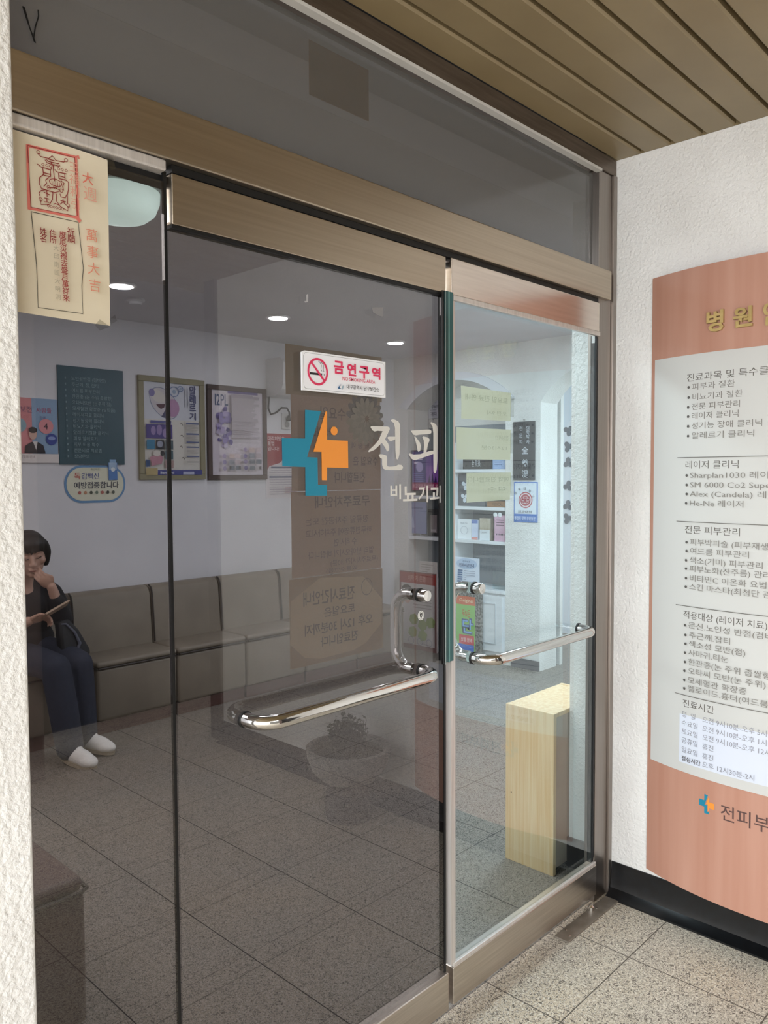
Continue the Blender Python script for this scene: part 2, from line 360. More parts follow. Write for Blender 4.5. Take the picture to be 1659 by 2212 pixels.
def pull(door, x0, x1, xh, z0, z1):
    """horizontal push bar on the street side, upright pull on the room side, sharing one fixing"""
    r = 0.0155; o = 0.066
    def bow(a, b, out, n=8, rc=0.050):
        d = (b - a).normalized(); P = [a]
        for k in range(n + 1):
            q = math.pi / 2 * k / n; P.append(a + out * (1 - rc / o) + out.normalized() * rc * math.sin(q) + d * rc * (1 - math.cos(q)))
        Q = [b]
        for k in range(n + 1):
            q = math.pi / 2 * k / n; Q.append(b + out * (1 - rc / o) + out.normalized() * rc * math.sin(q) - d * rc * (1 - math.cos(q)))
        return P + Q[::-1]
    bar = MB().tube(bow(Vector((x0, 0.0, z0)), Vector((x1, 0.0, z0)), Vector((0, -o, 0))), r, 20)
    ob = bar.build('push_bar', M_CHROME, door, smooth=True)
    up = MB().tube(bow(Vector((xh, 0.018, z0)), Vector((xh, 0.018, z1)), Vector((0, o, 0))), r, 20)
    ou = up.build('pull_handle', M_CHROME, door, smooth=True)
    for par, xx, zz in ((ob, x0, z0), (ob, x1, z0)):
        MB().lathe([(0.0175, 0), (0.0175, 0.006)], (xx, -0.0005, zz), 24, (0, -1, 0)).build('gasket', M_BLACK, par)
    cp = MB().lathe([(0.0155, 0.0), (0.0155, 0.021), (0.014, 0.025), (0.003, 0.0255)], (xh, -0.004, z1), 24, (0, -1, 0)).build('cap', M_CHROME, ou, smooth=True)
    MB().lathe([(0.0175, 0), (0.0175, 0.006)], (xh, 0.001, z1), 24, (0, -1, 0)).build('gasket', M_BLACK, ou)

GY0, GY1 = 0.002, 0.014
# ---- left door, tinted
d1 = MB().box(0.826, -0.006, 1.972, 1.638, 0.032, 2.066).build('door_1', M_BRASSY, None, bevel=0.002, kind='structure')
MB().box(0.8225, GY0, 0.125, 1.636, GY1, 1.976).build('glass_pane', M_GLASS_DARK, d1)
MB().box(0.826, -0.008, 0.028, 1.645, 0.030, 0.134).build('bottom_rail', M_STEEL, d1, bevel=0.003)
MB().box(0.826, -0.004, 1.9655, 1.638, 0.02, 1.9715).build('rubber_bead', M_BLACK, d1)
MB().box(1.6365, 0.0, 0.134, 1.6425, 0.02, 1.97).build('edge_seal', M_BLACK, d1)
pull(d1, 0.979, 1.538, 1.535, 0.990, 1.187)
# ---- right door, clear
d2 = MB().box(1.659, -0.008, 1.972, 2.449, 0.032, 2.068).build('door_2', M_ALURAIL, None, bevel=0.002, kind='structure')
MB().box(1.672, GY0, 0.14, 2.437, GY1, 1.975).build('glass_pane', M_GLASS_CLEAR, d2)
MB().box(1.662, -0.010, 0.034, 2.455, 0.030, 0.140).build('bottom_rail', M_STEEL, d2, bevel=0.003)
MB().box(1.664, -0.010, 0.1405, 2.450, 0.0, 0.152).box(1.664, -0.012, 1.957, 2.449, 0.0, 1.9715).build('glazing_bead', M_ALU, d2, bevel=0.002)
MB().box(1.655, -0.008, 0.15, 1.6625, 0.02, 1.972).box(1.664, -0.006, 0.152, 1.676, 0.002, 1.957).build('edge_profile', M_ALU, d2)
MB().box(2.441, -0.002, 0.15, 2.4465, 0.02, 1.96).build('edge_seal', M_BLACK, d2)
pull(d2, 1.760, 2.334, 1.768, 0.984, 1.180)
# green glass-edge strip hung over the meeting edge of the doors
es = MB().box(1.612, -0.016, 0.995, 1.6195, -0.010, 1.974, flat('#07090a', 0.3))
es.box(1.6203, -0.018, 0.998, 1.633, -0.009, 1.974, flat('#1d4a4a', 0.12)).box(1.6335, -0.018, 0.996, 1.639, -0.009, 1.974, flat('#5d8a86', 0.12)).box(1.6395, -0.018, 0.998, 1.6535, -0.009, 1.974, flat('#23585a', 0.12))
es.box(1.6192, -0.0190, 0.993, 1.6202, -0.0182, 1.974, flat('#c8d0cc', 0.2))  # pale sliver painted in as the highlight along the strip's edge
tag(es.build('finger_guard_strip'), 'dark green glossy strip along the meeting edge of the two glass doors', 'finger guard')
# floor hinge cover plate
hp = thing('floor_hinge_cover', 'flat steel cover plate on the floor under the right glass door corner', 'hinge cover', (2.35, -0.03, 0))
MB().box(2.18, -0.062, 0.0, 2.53, -0.011, 0.006).build('plate', noise_mix('worn_steel_plate', '#8c8479', '#9c9489', 25, 0.5, 0.6), hp, bevel=0.002)
for x, y in ((2.235, -0.022), (2.215, -0.048), (2.42, -0.03)):
    MB().lathe([(0.004, 0), (0.004, 0.0015), (0.001, 0.002)], (x, y, 0.006), 12).build('screw', M_CHROME, hp, smooth=True)
MB().lathe([(0.012, 0), (0.012, 0.012), (0.007, 0.018)], (2.40, -0.020, 0.006), 16).build('pivot_cap', M_CHROME, hp, smooth=True)

# ---- waiting room shell
struct('wall_back', MB().box(-1.6, YB, 0, XR + 0.6, YB + 0.15, 2.6), M_INWALL)
struct('wall_inner_left', MB().box(-1.75, 0.1, 0, -1.6, YB + 0.15, 2.6), M_INWALL)
struct('ceiling', MB().box(-1.6, 0.301, ZC, 7.6, YB, 2.6), noise_mix('ceiling_paint', '#d6d4d6', '#dddbdd', 2, 0.8))
# right wall with arched niche and arched doorway
NY0, NY1, DY0, DY1 = 2.224, 3.24, 0.95, 1.91
def arc(y, c0, hw, zs, rise):
    R = (hw * hw + rise * rise) / (2 * rise); d = min(abs(y - c0), hw); return zs + rise - R + math.sqrt(R * R - d * d)
nz = lambda y: arc(y, (NY0 + NY1) / 2, (NY1 - NY0) / 2, 2.05, 0.21)
dz = lambda y: arc(y, (DY0 + DY1) / 2, (DY1 - DY0) / 2, 2.025, 0.26)
m = MB(); TH = 0.235
def q(y0, y1, z0a, z0b, z1a, z1b, x=XR): m.quad((x, y0, z0a), (x, y1, z0b), (x, y1, z1b), (x, y0, z1a))
q(0.14, DY0, 0, 0, ZC, ZC); q(DY1, NY0, 0, 0, ZC, ZC); q(NY1, YB, 0, 0, ZC, ZC)
for a, b, fn, dep in ((NY0, NY1, nz, 0.28), (DY0, DY1, dz, TH)):
    n = 32
    for i in range(n):
        y0, y1 = a + (b - a) * i / n, a + (b - a) * (i + 1) / n
        q(y0, y1, fn(y0), fn(y1), ZC, ZC)
        m.quad((XR, y0, fn(y0)), (XR + dep, y0, fn(y0)), (XR + dep, y1, fn(y1)), (XR, y1, fn(y1)))
    for yy in (a, b): m.quad((XR, yy, 0), (XR + dep, yy, 0), (XR + dep, yy, fn(yy)), (XR, yy, fn(yy)))
m.quad((XR + 0.28, NY0, 0), (XR + 0.28, NY1, 0), (XR + 0.28, NY1, 2.3), (XR + 0.28, NY0, 2.3))
m.box(XR + TH, 0.14, 0, XR + TH + 0.04, DY0, ZC); m.box(XR + TH + 0.05, DY1, 0, XR + TH + 0.09, YB, ZC)
m.box(XR + TH, DY0, 2.30, XR + TH + 0.04, DY1, ZC)
struct('wall_inner_right', m, M_STUCCO)
# raised trim round the niche arch
m = MB(); n = 40; c0, hw = (NY0 + NY1) / 2, 0.60
for i in range(n):
    t0, t1 = [(-hw + 2 * hw * k / n) for k in (i, i + 1)]
    o0, o1 = arc(c0 + t0, c0, hw, 2.07, 0.25), arc(c0 + t1, c0, hw, 2.07, 0.25)
    i0, i1 = [nz(min(max(c0 + t, NY0), NY1)) - 0.004 for t in (t0, t1)]
    ya, yb = [min(max(c0 + t, NY0 + 0.001), NY1 - 0.001) for t in (t0, t1)]
    x0, x1 = XR - 0.014, XR
    m.add([(x0, ya, i0), (x0, yb, i1), (x0, c0 + t1, o1), (x0, c0 + t0, o0), (x1, ya, i0), (x1, yb, i1), (x1, c0 + t1, o1), (x1, c0 + t0, o0)],
          [(0, 1, 2, 3), (0, 4, 5, 1), (3, 2, 6, 7)])
struct('trim_9', m, M_INWALL)
struct('baseboard_inner_right', MB().box(XR - 0.012, DY1, 0, XR, NY0 - 0.06, 0.075).box(XR - 0.012, 0.14, 0, XR, DY0, 0.075), flat('#5c5a60', 0.5))
# skirting of the wall's short return just inside the entrance
struct('baseboard_front', MB().box(2.620, 0.08, 0, 2.6265, 0.206, 0.115).box(2.6265, 0.2005, 0, 3.0, 0.206, 0.115), M_COVE)
# room beyond the doorway
struct('wall_far', MB().box(6.8, 0.14, 0, 6.95, YB, 2.6), noise_mix('pale_blue_grey_paint', '#cfd9e2', '#d6e0e8', 2, 0.7))
struct('baseboard_far', MB().box(6.785, 0.14, 0, 6.8, YB, 0.075), flat('#4f5156', 0.5))
# ================================================================== things on the glass front
def A(u, v): p = at(u, v, 1, -0.003); return (p.x, p.z)
def A2(u, v): p = at(u, v, 1, 0.016); return (p.x, p.z)
def pxbox(bl, tr, f=A): a, b = f(*bl), f(*tr); return (a[0], a[1], b[0], b[1])
def wavy_sheet(name, mat, parent, x0, z0, x1, z1, y, amp=0.003, nx=14, nz_=18, side=-1, seed=0, corners=None):
    """a sheet of paper with a gentle wave, thickness 0.4 mm"""
    rnd = random.Random(seed); a, b, c = [rnd.uniform(0, 6) for _ in range(3)]
    mb = MB()
    def P(i, j, k):
        s, t = i / nx, j / nz_; x, z = x0 + (x1 - x0) * s, z0 + (z1 - z0) * t
        if corners:
            (ax, az), (bx, bz), (cx, cz), (dx, dz_) = corners     # bl, br, tr, tl
            x = (ax * (1 - s) + bx * s) * (1 - t) + (dx * (1 - s) + cx * s) * t; z = (az * (1 - s) + bz * s) * (1 - t) + (dz_ * (1 - s) + cz * s) * t
        return Vector((x, y + side * (amp * (1 + math.sin(a + 5 * s) * math.cos(b + 4 * t + c)) / 2 + k * 0.0004), z))
    n = (nx + 1) * (nz_ + 1)
    for k in (0, 1): mb.v += [P(i, j, k) for j in range(nz_ + 1) for i in range(nx + 1)]
    for j in range(nz_):
        for i in range(nx):
            q0 = j * (nx + 1) + i; f = [q0, q0 + 1, q0 + nx + 2, q0 + nx + 1]
            mb.f += [f, [x + n for x in reversed(f)]]
    edge = [i for i in range(nx + 1)] + [j * (nx + 1) + nx for j in range(1, nz_ + 1)] + [nz_ * (nx + 1) + i for i in range(nx - 1, -1, -1)] + [j * (nx + 1) for j in range(nz_ - 1, 0, -1)]
    for e in range(len(edge)): p0, p1 = edge[e], edge[(e + 1) % len(edge)]; mb.f.append([p1, p0, p0 + n, p1 + n])
    mb.mi = [0] * len(mb.f)
    f = lambda u, v, w_: Vector((u, y + side * (amp * (1 + math.sin(a + 5 * (u - x0) / (x1 - x0)) * math.cos(b + 4 * (v - z0) / (z1 - z0) + c)) / 2 + 0.0006 + w_), v))
    return mb.build(name, mat, parent, smooth=True), f

# ---- talisman
PX0, PX1, PZ0, PZ1 = 0.515, 0.700, 1.766, 2.058
tl = thing('paper_talisman', 'yellowed paper talisman with red seal drawing taped on the narrow side window', 'talisman', (0.61, -0.002, PZ0))
M_TPAPER = noise_mix('yellowed_paper', '#d8cbb0', '#e2d6be', 9, 0.7, lo=0.3, hi=0.7)
sh, tf = wavy_sheet('sheet', M_TPAPER, tl, PX0, PZ0, PX1, PZ1, 0.002, 0.0035, corners=[(PX0, 1.768), (0.699, 1.766), (0.701, 2.057), (PX0, 2.062)], seed=3)
art = Art(lambda u, v, w_: tf(u, v, w_ * 0.3 + 0.0008))
def T(x, y):           # pixel of the close-up of the talisman -> sheet
    return A(60 + x * 190 / 1078, 290 + y * 390 / 2212)
RED, DRED, INK = '#d8604f', '#8a2a28', '#3a2624'
def ts(pts, w_, col): art.stroke([T(*p) for p in pts], w_, col)
for a, b in (((0, 130), (590, 280)), ((590, 270), (620, 1030)), ((620, 1020), (20, 900)), ((20, 920), (2, 120))): ts([a, b], 0.0045, '#d9776a')
ts([(0, 130), (575, 285), (612, 1005), (45, 890), (2, 140)], 0.0014, DRED); ts([(590, 1000), (650, 1070)], 0.006, '#d9776a'); ts([(590, 280), (620, 265), (625, 300)], 0.003, '#d9776a')
ts([(45, 945), (622, 1075), (690, 1640), (672, 1850), (685, 2195), (130, 2120), (110, 1600), (45, 945)], 0.0011, '#3a3630')
K = DRED
for p in ([(125, 225), (160, 270), (260, 295), (300, 260), (345, 320), (440, 340), (458, 325)], [(245, 300), (330, 325)], [(215, 310), (240, 350), (375, 390), (395, 385)], [(230, 305), (250, 330), (370, 360), (385, 350)], [(285, 345), (310, 390), (330, 575)], [(310, 390), (330, 370)],
          [(120, 360), (165, 400), (280, 435), (295, 410)], [(330, 430), (350, 460), (470, 485)], [(185, 415), (195, 500)], [(275, 430), (280, 520)], [(375, 475), (380, 545)], [(450, 485), (455, 560)], [(195, 470), (270, 490)], [(195, 500), (275, 520)], [(380, 510), (450, 530)], [(380, 545), (455, 560)],
          [(195, 490), (145, 530), (140, 600), (165, 660), (245, 690)], [(455, 560), (495, 590), (495, 680), (480, 750), (485, 850)], [(260, 530), (215, 560), (230, 600), (195, 640)], [(400, 570), (440, 600), (425, 640), (435, 690)],
          [(245, 655), (330, 655), (405, 695), (330, 715), (245, 690)], [(160, 690), (135, 720), (150, 760)], [(155, 800), (160, 860), (265, 860), (300, 800), (305, 720), (290, 700)], [(345, 730), (350, 820), (400, 890), (490, 940), (490, 880)], [(160, 690), (215, 680)],
          [(195, 710), (270, 745)], [(230, 690), (235, 770)], [(200, 780), (260, 795)], [(230, 780), (232, 830)], [(200, 830), (260, 835)], [(390, 730), (400, 770), (455, 780), (470, 740)], [(395, 815), (460, 830)], [(425, 790), (430, 830), (390, 860)], [(430, 830), (460, 870)], [(310, 860), (335, 850), (375, 870)]): ts(p, 0.0014, K)
for cx, cy in ((125, 222), (460, 322), (250, 655), (330, 655), (403, 695), (152, 800), (488, 878)): art.ring(*T(cx, cy), 0.0028, 0.0028, 0.001, K, 14)
for k in range(3):
    for ox, oy in ((180, 375), (368, 428)): c_ = T(ox + 45 * k, oy + 12 * k); art.ring(c_[0], c_[1], 0.0024, 0.0024, 0.001, K, 4)
for k in range(6): art.ring(*T(245 + 34 * k, 882 + 8 * k), 0.0018, 0.0018, 0.0008, K, 10)
art.ring(*T(330, 600), 0.0105, 0.0058, 0.0012, K)
for k in range(5): ts([(285 + 22 * k, 575 + 6 * k), (288 + 22 * k, 625 + 6 * k)], 0.0009, K)
def glyphs(chars, x, y, dy, h, col, bold=0.0, dx=0):
    for i, ch in enumerate(chars):
        u, v = T(x + dx * i, y + dy * i); k = h * 0.0003
        art.text(ch, col, at=(u, v), h=h, bold=bold)
glyphs('祈願', 470, 1225, 88, 0.0140, DRED, 0.01, 8); glyphs('度厄災禍去盛月萬祥來', 375, 1262, 86, 0.0125, '#9a3230', 0.01, 5)
glyphs('住所', 250, 1245, 80, 0.0125, DRED, 0.01, 6); glyphs('姓名', 130, 1225, 85, 0.0128, DRED, 0.01, 3)
glyphs('大邱南區大明洞', 300, 1420, 100, 0.010, '#a9a088', 0, 4)
glyphs('大', 645, 590, 0, 0.021, '#d5705c', 0.01); glyphs('週', 660, 790, 0, 0.026, '#dba08a')
glyphs('王福利引', 478, 450, 150, 0.019, '#dba08a', 0, 8); glyphs('萬事大吉', 690, 1290, 205, 0.023, '#d88a70', 0, 14)
art.build('seal_drawing', None, tl)
for k, pts in enumerate(([(225, 328), (243, 340), (250, 365), (238, 368)], [(205, 702), (215, 690), (238, 706), (215, 714)], [(236, 690), (248, 680), (252, 693), (240, 700)])):
    tp = Art(lambda u, v, w_: Vector((u, -0.0035 - w_, v))); tp.poly([A(*p) for p in pts], M_TAPE); tp.build('tape', None, tl)

# ---- no smoking sign on its tan backing board
bb = thing('backing_board', 'brown card board taped behind the no smoking sign inside the tinted door glass', 'board', (1.265, 0.016, 1.675))
M_CARD = paper('brown_card', '#b99f70', '#c4ab7c', 8, 0.3)
wavy_sheet('card', M_CARD, bb, 1.113, 1.675, 1.416, 1.784, 0.0155, 0.001, side=1)
NX0, NX1, NZ0, NZ1 = 1.144, 1.409, 1.684, 1.771
ns = thing('no_smoking_sign', 'white no smoking sign with red lettering on the tinted glass door', 'sign', (1.2765, 0.0, NZ0))
pl = MB().prism([(NX0, NZ0), (NX1, NZ0), (NX1, NZ1), (NX0 + 0.008, NZ1), (NX0, NZ1 - 0.004)], lambda u, v, w_: Vector((u, 0.0015 - w_, v)), 0, 0.0045)
pl.build('panel', flat('#f7f7f9', 0.35), ns)
g = Art(lambda u, v, w_: Vector((u, -0.0032 - w_, v)))
g.round_rect(NX0 + 0.004, NZ0 + 0.004, NX1 - 0.004, NZ1 - 0.004, 0.008, '#5c5c60'); g.round_rect(NX0 + 0.0046, NZ0 + 0.0046, NX1 - 0.0046, NZ1 - 0.0046, 0.0075, '#f7f7fb')
cx, cz = A(685.3, 803); r = 0.0310
g.rect(cx - 0.0225, cz - 0.0075, cx + 0.0135, cz - 0.0025, '#241f22')
for k in range(2): g.rect(cx + 0.0155 + 0.004 * k, cz - 0.0075, cx + 0.0168 + 0.004 * k, cz - 0.0025, '#241f22')
for dx, dz_ in ((0.0, 0.0), (0.0065, -0.001)):
    P = [(cx + dx + 0.0025 + 0.0035 * math.sin(t * 5.2) + 0.013 * t, cz + dz_ + 0.024 - 0.022 * t) for t in [k / 16 for k in range(17)]]
    g.stroke(P, 0.0012, '#37343a')
g.ring(cx, cz, r - 0.003, r - 0.003, 0.0052, '#e23a63'); g.stroke([(cx - 0.0205, cz + 0.0205), (cx + 0.0205, cz - 0.0205)], 0.0052, '#e23a63')
for ch, a, b in (('금', (719.5, 806.5), (741, 781.5)), ('연', (748, 811.5), (767.5, 786.5)), ('구', (774, 816.5), (795.5, 792.5)), ('역', (801, 819), (819.5, 795))):
    g.text(ch, '#e23a63', box=pxbox(a, b), bold=0.035)
g.text('NO SMOKING AREA', '#dc4668', box=(A(737.4, 822)[0], A(737.4, 822)[1] + 0.0005, A(808, 831)[0], A(737.4, 822)[1] + 0.0088), bold=0.004)
z_ = A(746.5, 841)[1]; g.text('대구광역시 남구보건소', '#3c3a3e', box=(A(746.5, 841)[0], z_ + 0.001, A(816, 841)[0], z_ + 0.0115), bold=0.008)
e0 = A(733, 836); g.oval(e0[0], e0[1], 0.0085, 0.0035, '#3f6a94', rot=0.5); g.oval(e0[0] + 0.003, e0[1] + 0.001, 0.006, 0.003, '#f1f0f2', rot=0.5); g.oval(e0[0] + 0.006, e0[1] - 0.001, 0.0052, 0.0022, '#9fb4c4', rot=1.2); g.oval(e0[0] - 0.001, e0[1] + 0.004, 0.003, 0.0015, '#b7bcc6', rot=0.4)
g.build('print', None, ns)

# ---- clinic logo and name cut from vinyl
def Z8(x, y): return A(600 + x / 5.671, 850 + y / 5.671)
def Z1(x, y): return A(860 + x / 6.144, 780 + y / 6.144)
vinyl = lambda u, v, w_: Vector((u, 0.0015 - w_, v))
lg = thing('logo_decal', 'teal and orange split cross logo stuck on the tinted glass door', 'logo', (1.22, 0, 1.46))
g = Art(vinyl, 0.0003); g.poly([Z8(*p) for p in [(350, 198), (545, 215), (375, 778), (503, 785), (508, 1120), (620, 1122), (618, 1252), (355, 1252), (352, 900), (72, 890), (65, 545), (350, 550)]], '#1a86a3'); g.build('teal_half', None, lg)
g = Art(vinyl, 0.0003); g.poly([Z8(*p) for p in [(600, 222), (612, 215), (620, 225), (620, 568), (875, 578), (880, 912), (620, 905), (618, 1062), (556, 1062), (552, 715), (452, 712)]], '#f79a3c')
c_ = Z8(706, 457); g.oval(c_[0], c_[1], 0.0108, 0.0098, '#f79a3c'); g.build('orange_half', None, lg)
nm = thing('name_lettering', 'white brush style clinic name lettering on the tinted glass door beside the logo', 'lettering', (1.49, 0, 1.42))
g = Art(vinyl, 0.0003); WH = '#dcd8d1'
for o in ([(1150, 408), (1165, 400), (1360, 403), (1385, 415), (1388, 440), (1345, 530), (1330, 560), (1370, 615), (1380, 660), (1378, 690), (1365, 710), (1350, 705), (1330, 660), (1290, 605), (1265, 630), (1200, 690), (1135, 717), (1122, 712), (1130, 695), (1200, 630), (1250, 570), (1300, 460), (1240, 455), (1200, 465), (1175, 450)],
          [(1355, 540), (1370, 528), (1452, 528), (1452, 562), (1400, 585), (1385, 580)],
          [(1400, 325), (1415, 312), (1440, 315), (1490, 340), (1510, 375), (1512, 560), (1505, 740), (1492, 790), (1478, 810), (1463, 795), (1455, 700), (1452, 560), (1450, 420), (1435, 360), (1405, 340)],
          [(1248, 755), (1265, 742), (1300, 745), (1345, 760), (1352, 790), (1350, 870), (1355, 890), (1380, 895), (1455, 890), (1490, 870), (1530, 875), (1548, 900), (1540, 925), (1515, 938), (1330, 935), (1300, 915), (1290, 870), (1290, 800), (1265, 785)]): g.poly([Z8(*p) for p in o], WH)
for o in ([(180, 925), (200, 920), (390, 908), (430, 908), (455, 925), (452, 955), (430, 965), (300, 975), (245, 985), (215, 975)], [(225, 1000), (240, 1000), (300, 1080), (315, 1130), (305, 1185), (285, 1205), (270, 1195), (255, 1110)],
          [(330, 1010), (345, 998), (395, 1010), (425, 1030), (425, 1060), (405, 1100), (385, 1210), (345, 1225), (355, 1120), (350, 1050)], [(148, 1235), (160, 1225), (220, 1240), (300, 1235), (440, 1190), (480, 1190), (480, 1230), (400, 1260), (250, 1310), (225, 1315), (190, 1300)],
          [(435, 815), (450, 808), (500, 830), (525, 860), (532, 900), (530, 1300), (520, 1440), (505, 1485), (490, 1488), (478, 1460), (475, 1300), (475, 960), (465, 870), (445, 840)]): g.poly([Z1(*p) for p in o], WH)
g.build('clinic_name', None, nm); g = Art(vinyl, 0.0003)
for ch, a, b in (('비', (846, 1079), (869, 1046)), ('뇨', (873, 1083), (904, 1050)), ('기', (906, 1086), (927, 1049)), ('과', (931, 1087), (960, 1049))): g.text(ch, WH, box=pxbox(a, b), bold=0.02)
g.build('department_name', None, nm)
# ---- round security sticker under the pull handle
st = thing('security_sticker', 'small round white sticker with a dark shield on the tinted glass door', 'sticker', (1.546, 0, 1.12))
g = Art(vinyl, 0.0003); c_ = A(912, 1330); g.oval(c_[0], c_[1], 0.0125, 0.0125, '#f0efec'); g.ring(c_[0], c_[1], 0.0098, 0.0098, 0.001, '#6a6660')
g.poly([(c_[0] - 0.005, c_[1] + 0.006), (c_[0] + 0.005, c_[1] + 0.006), (c_[0] + 0.0045, c_[1] - 0.002), (c_[0], c_[1] - 0.0075), (c_[0] - 0.0045, c_[1] - 0.002)], '#3b3836')
g.poly([(c_[0] + 0.001, c_[1] + 0.005), (c_[0] - 0.0022, c_[1] - 0.001), (c_[0] + 0.0004, c_[1] - 0.0005), (c_[0] - 0.0008, c_[1] - 0.005), (c_[0] + 0.0024, c_[1] + 0.0012), (c_[0] + 0.0002, c_[1] + 0.0008)], '#e8e6e2')
g.build('disc', None, st)

# ---- paper notices on the room side of the left door, seen from the back
M_NOTE_T = paper('tan_paper', '#cdb298', '#d6bda4', 6, 0.4)
def back_notice(name, label, x0, z0, x1, z1, mat, lines, col, seed, y=0.0165, extra=None, cat='notice'):
    o = thing(name, label, cat, ((x0 + x1) / 2, y, z0))
    sh, f = wavy_sheet('sheet', mat, o, x0, z0, x1, z1, y, 0.0015, side=1, seed=seed)
    fb = lambda u, v, w_: Vector((x0 + x1 - u, y - 0.0004 - w_, v))
    g = Art(fb)
    if extra: extra(g, x0, z0, x1, z1)
    for body, u0, v0, u1, v1, b in lines:      # in fractions of the sheet, read from the room side
        g.text(body, col, box=(x0 + (x1 - x0) * u0, z0 + (z1 - z0) * v0, x0 + (x1 - x0) * u1, z0 + (z1 - z0) * v1), bold=b)
    if len(g.v): g.build('writing', None, o)
    return o
back_notice('weekday_notice', 'upper brown paper notice with handwriting showing through, behind the logo', 1.128, 1.462, 1.411, 1.676, M_NOTE_T,
    [('수요일', 0.42, 0.76, 0.70, 0.90, 0.01), ('화요일은', 0.55, 0.58, 0.8, 0.68, 0.01), ('화 승 에', 0.14, 0.46, 0.36, 0.53, 0), ('수요일 은', 0.04, 0.27, 0.34, 0.37, 0.012), ('진료합니다', 0.20, 0.08, 0.56, 0.20, 0.012)], '#6d5747', 11)
back_notice('parking_notice', 'middle brown paper notice about parking with handwriting showing through', 1.126, 1.268, 1.411, 1.4605, M_NOTE_T,
    [('무료주차안내', 0.14, 0.80, 0.76, 0.94, 0.015), ('정류일 주차공간 또는', 0.16, 0.60, 0.86, 0.69, 0), ('하루전류영에 주차하시고', 0.12, 0.46, 0.86, 0.55, 0), ('수 하시면', 0.30, 0.33, 0.56, 0.42, 0), ('열리 받아오시기 바랍니다', 0.10, 0.20, 0.84, 0.29, 0), ('(무료주차시간 30분)', 0.05, 0.08, 0.6, 0.17, 0), ('있을수있음)', 0.3, 0.01, 0.65, 0.07, 0)], '#6d5747', 12)
M_NOTE_H = noise_mix('light_tan_paper', '#b79d76', '#c2a780', 7, 0.8)
M_NOTE_E = paper('tan_paper_edge', '#c8ad86', '#d0b690', 6, 0.35)
def octo(g, x0, z0, x1, z1):
    w_, h_ = x1 - x0, z1 - z0
    pts = [(0.23, 0.93), (0.70, 0.98), (0.99, 0.76), (1.0, 0.28), (0.86, 0.10), (0.70, 0.05), (0.35, 0.06), (0.20, 0.12), (0.02, 0.32), (0.01, 0.62)]
    g.poly([(x0 + w_ * a, z0 + h_ * b) for a, b in pts], '#ecd2a4'); g.ring(x0 + w_ * 0.19, z0 + h_ * 0.80, 0.018, 0.02, 0.002, '#93805f')
back_notice('saturday_hours_notice', 'lower tan paper notice with clipped corners and large mirrored lettering about opening hours', 1.118, 1.065, 1.416, 1.266, M_NOTE_E,
    [('진료시간안내', 0.33, 0.68, 0.87, 0.84, 0.012), ('토요일은', 0.33, 0.52, 0.66, 0.63, 0.012), ('오후 12시 30분까지', 0.13, 0.34, 0.86, 0.47, 0.012), ('진료입니다', 0.30, 0.18, 0.70, 0.30, 0.012)], '#77603f', 13, extra=octo)
# pale flower motif stuck next to the notices
fl = thing('flower_sticker', 'pale layered flower decal inside the tinted door glass under the no smoking sign', 'decal', (1.353, 0.015, 1.585))
g = Art(lambda u, v, w_: Vector((u, 0.0152 - w_ * 0.5, v)))
for rr, n, col in ((0.058, 18, '#8c8374'), (0.046, 15, '#938a7b'), (0.033, 12, '#8a8172'), (0.02, 9, '#958c7d')):
    for k in range(n): a = 2 * math.pi * (k + rr * 9) / n; g.oval(1.356 + 0.7 * rr * math.cos(a), 1.632 + 0.7 * rr * math.sin(a), rr * 0.42, rr * 0.17, col, 12, a)
g.build('petals', None, fl)
# ---- three cream memo sheets on the clear door
M_MEMO = paper('cream_paper', '#f3eedb', '#f6f2e2', 8, 0.45)
for lab, c4, ln in (('top cream memo sheet taped inside the clear glass door', [(1.732, 1.650), (1.967, 1.653), (1.969, 1.736), (1.730, 1.740)], [('토요일 진료 안내', 0.08, 0.62, 0.92, 0.82, 0), ('오전 9시', 0.1, 0.2, 0.5, 0.34, 0)]),
                    ('middle cream memo sheet taped inside the clear glass door', [(1.711, 1.538), (1.967, 1.539), (1.969, 1.628), (1.711, 1.626)], [('점심시간', 0.06, 0.68, 0.34, 0.84, 0), ('12시30분', 0.1, 0.34, 0.62, 0.48, 0)]),
                    ('bottom cream memo sheet taped inside the clear glass door', [(1.755, 1.418), (1.965, 1.421), (1.970, 1.502), (1.755, 1.501)], [('예약 진료합니다', 0.06, 0.66, 0.9, 0.84, 0), ('접수', 0.1, 0.36, 0.5, 0.5, 0)])):
    o = thing('memo_sheet', lab, 'note', (c4[0][0] + 0.12, 0.016, c4[0][1]), 'cream memo sheets on the clear door')
    wavy_sheet('sheet', M_MEMO, o, c4[0][0], c4[0][1], c4[2][0], c4[2][1], 0.0155, 0.002, side=1, corners=c4, seed=len(lab))
    fb = (lambda x0, x1: lambda u, v, w_: Vector((x0 + x1 - u, 0.0150 - w_ * 0.3, v)))(c4[0][0], c4[2][0]); g = Art(fb)
    for body, u0, v0, u1, v1, b in ln: g.text(body, '#cdcdb6', box=(c4[0][0] + 0.24 * u0, c4[0][1] + 0.085 * v0, c4[0][0] + 0.24 * u1, c4[0][1] + 0.085 * v1))
    g.build('writing', None, o)
    tp = Art(lambda u, v, w_: Vector((u, 0.0146 - w_ * 0.3, v))); x1, zm = c4[2][0], c4[2][1] - 0.03; tp.poly([(x1 - 0.006, zm - 0.04), (x1 + 0.012, zm - 0.04), (x1 + 0.012, zm + 0.02), (x1 - 0.006, zm + 0.02)], M_TAPE); tp.build('tape', None, o)
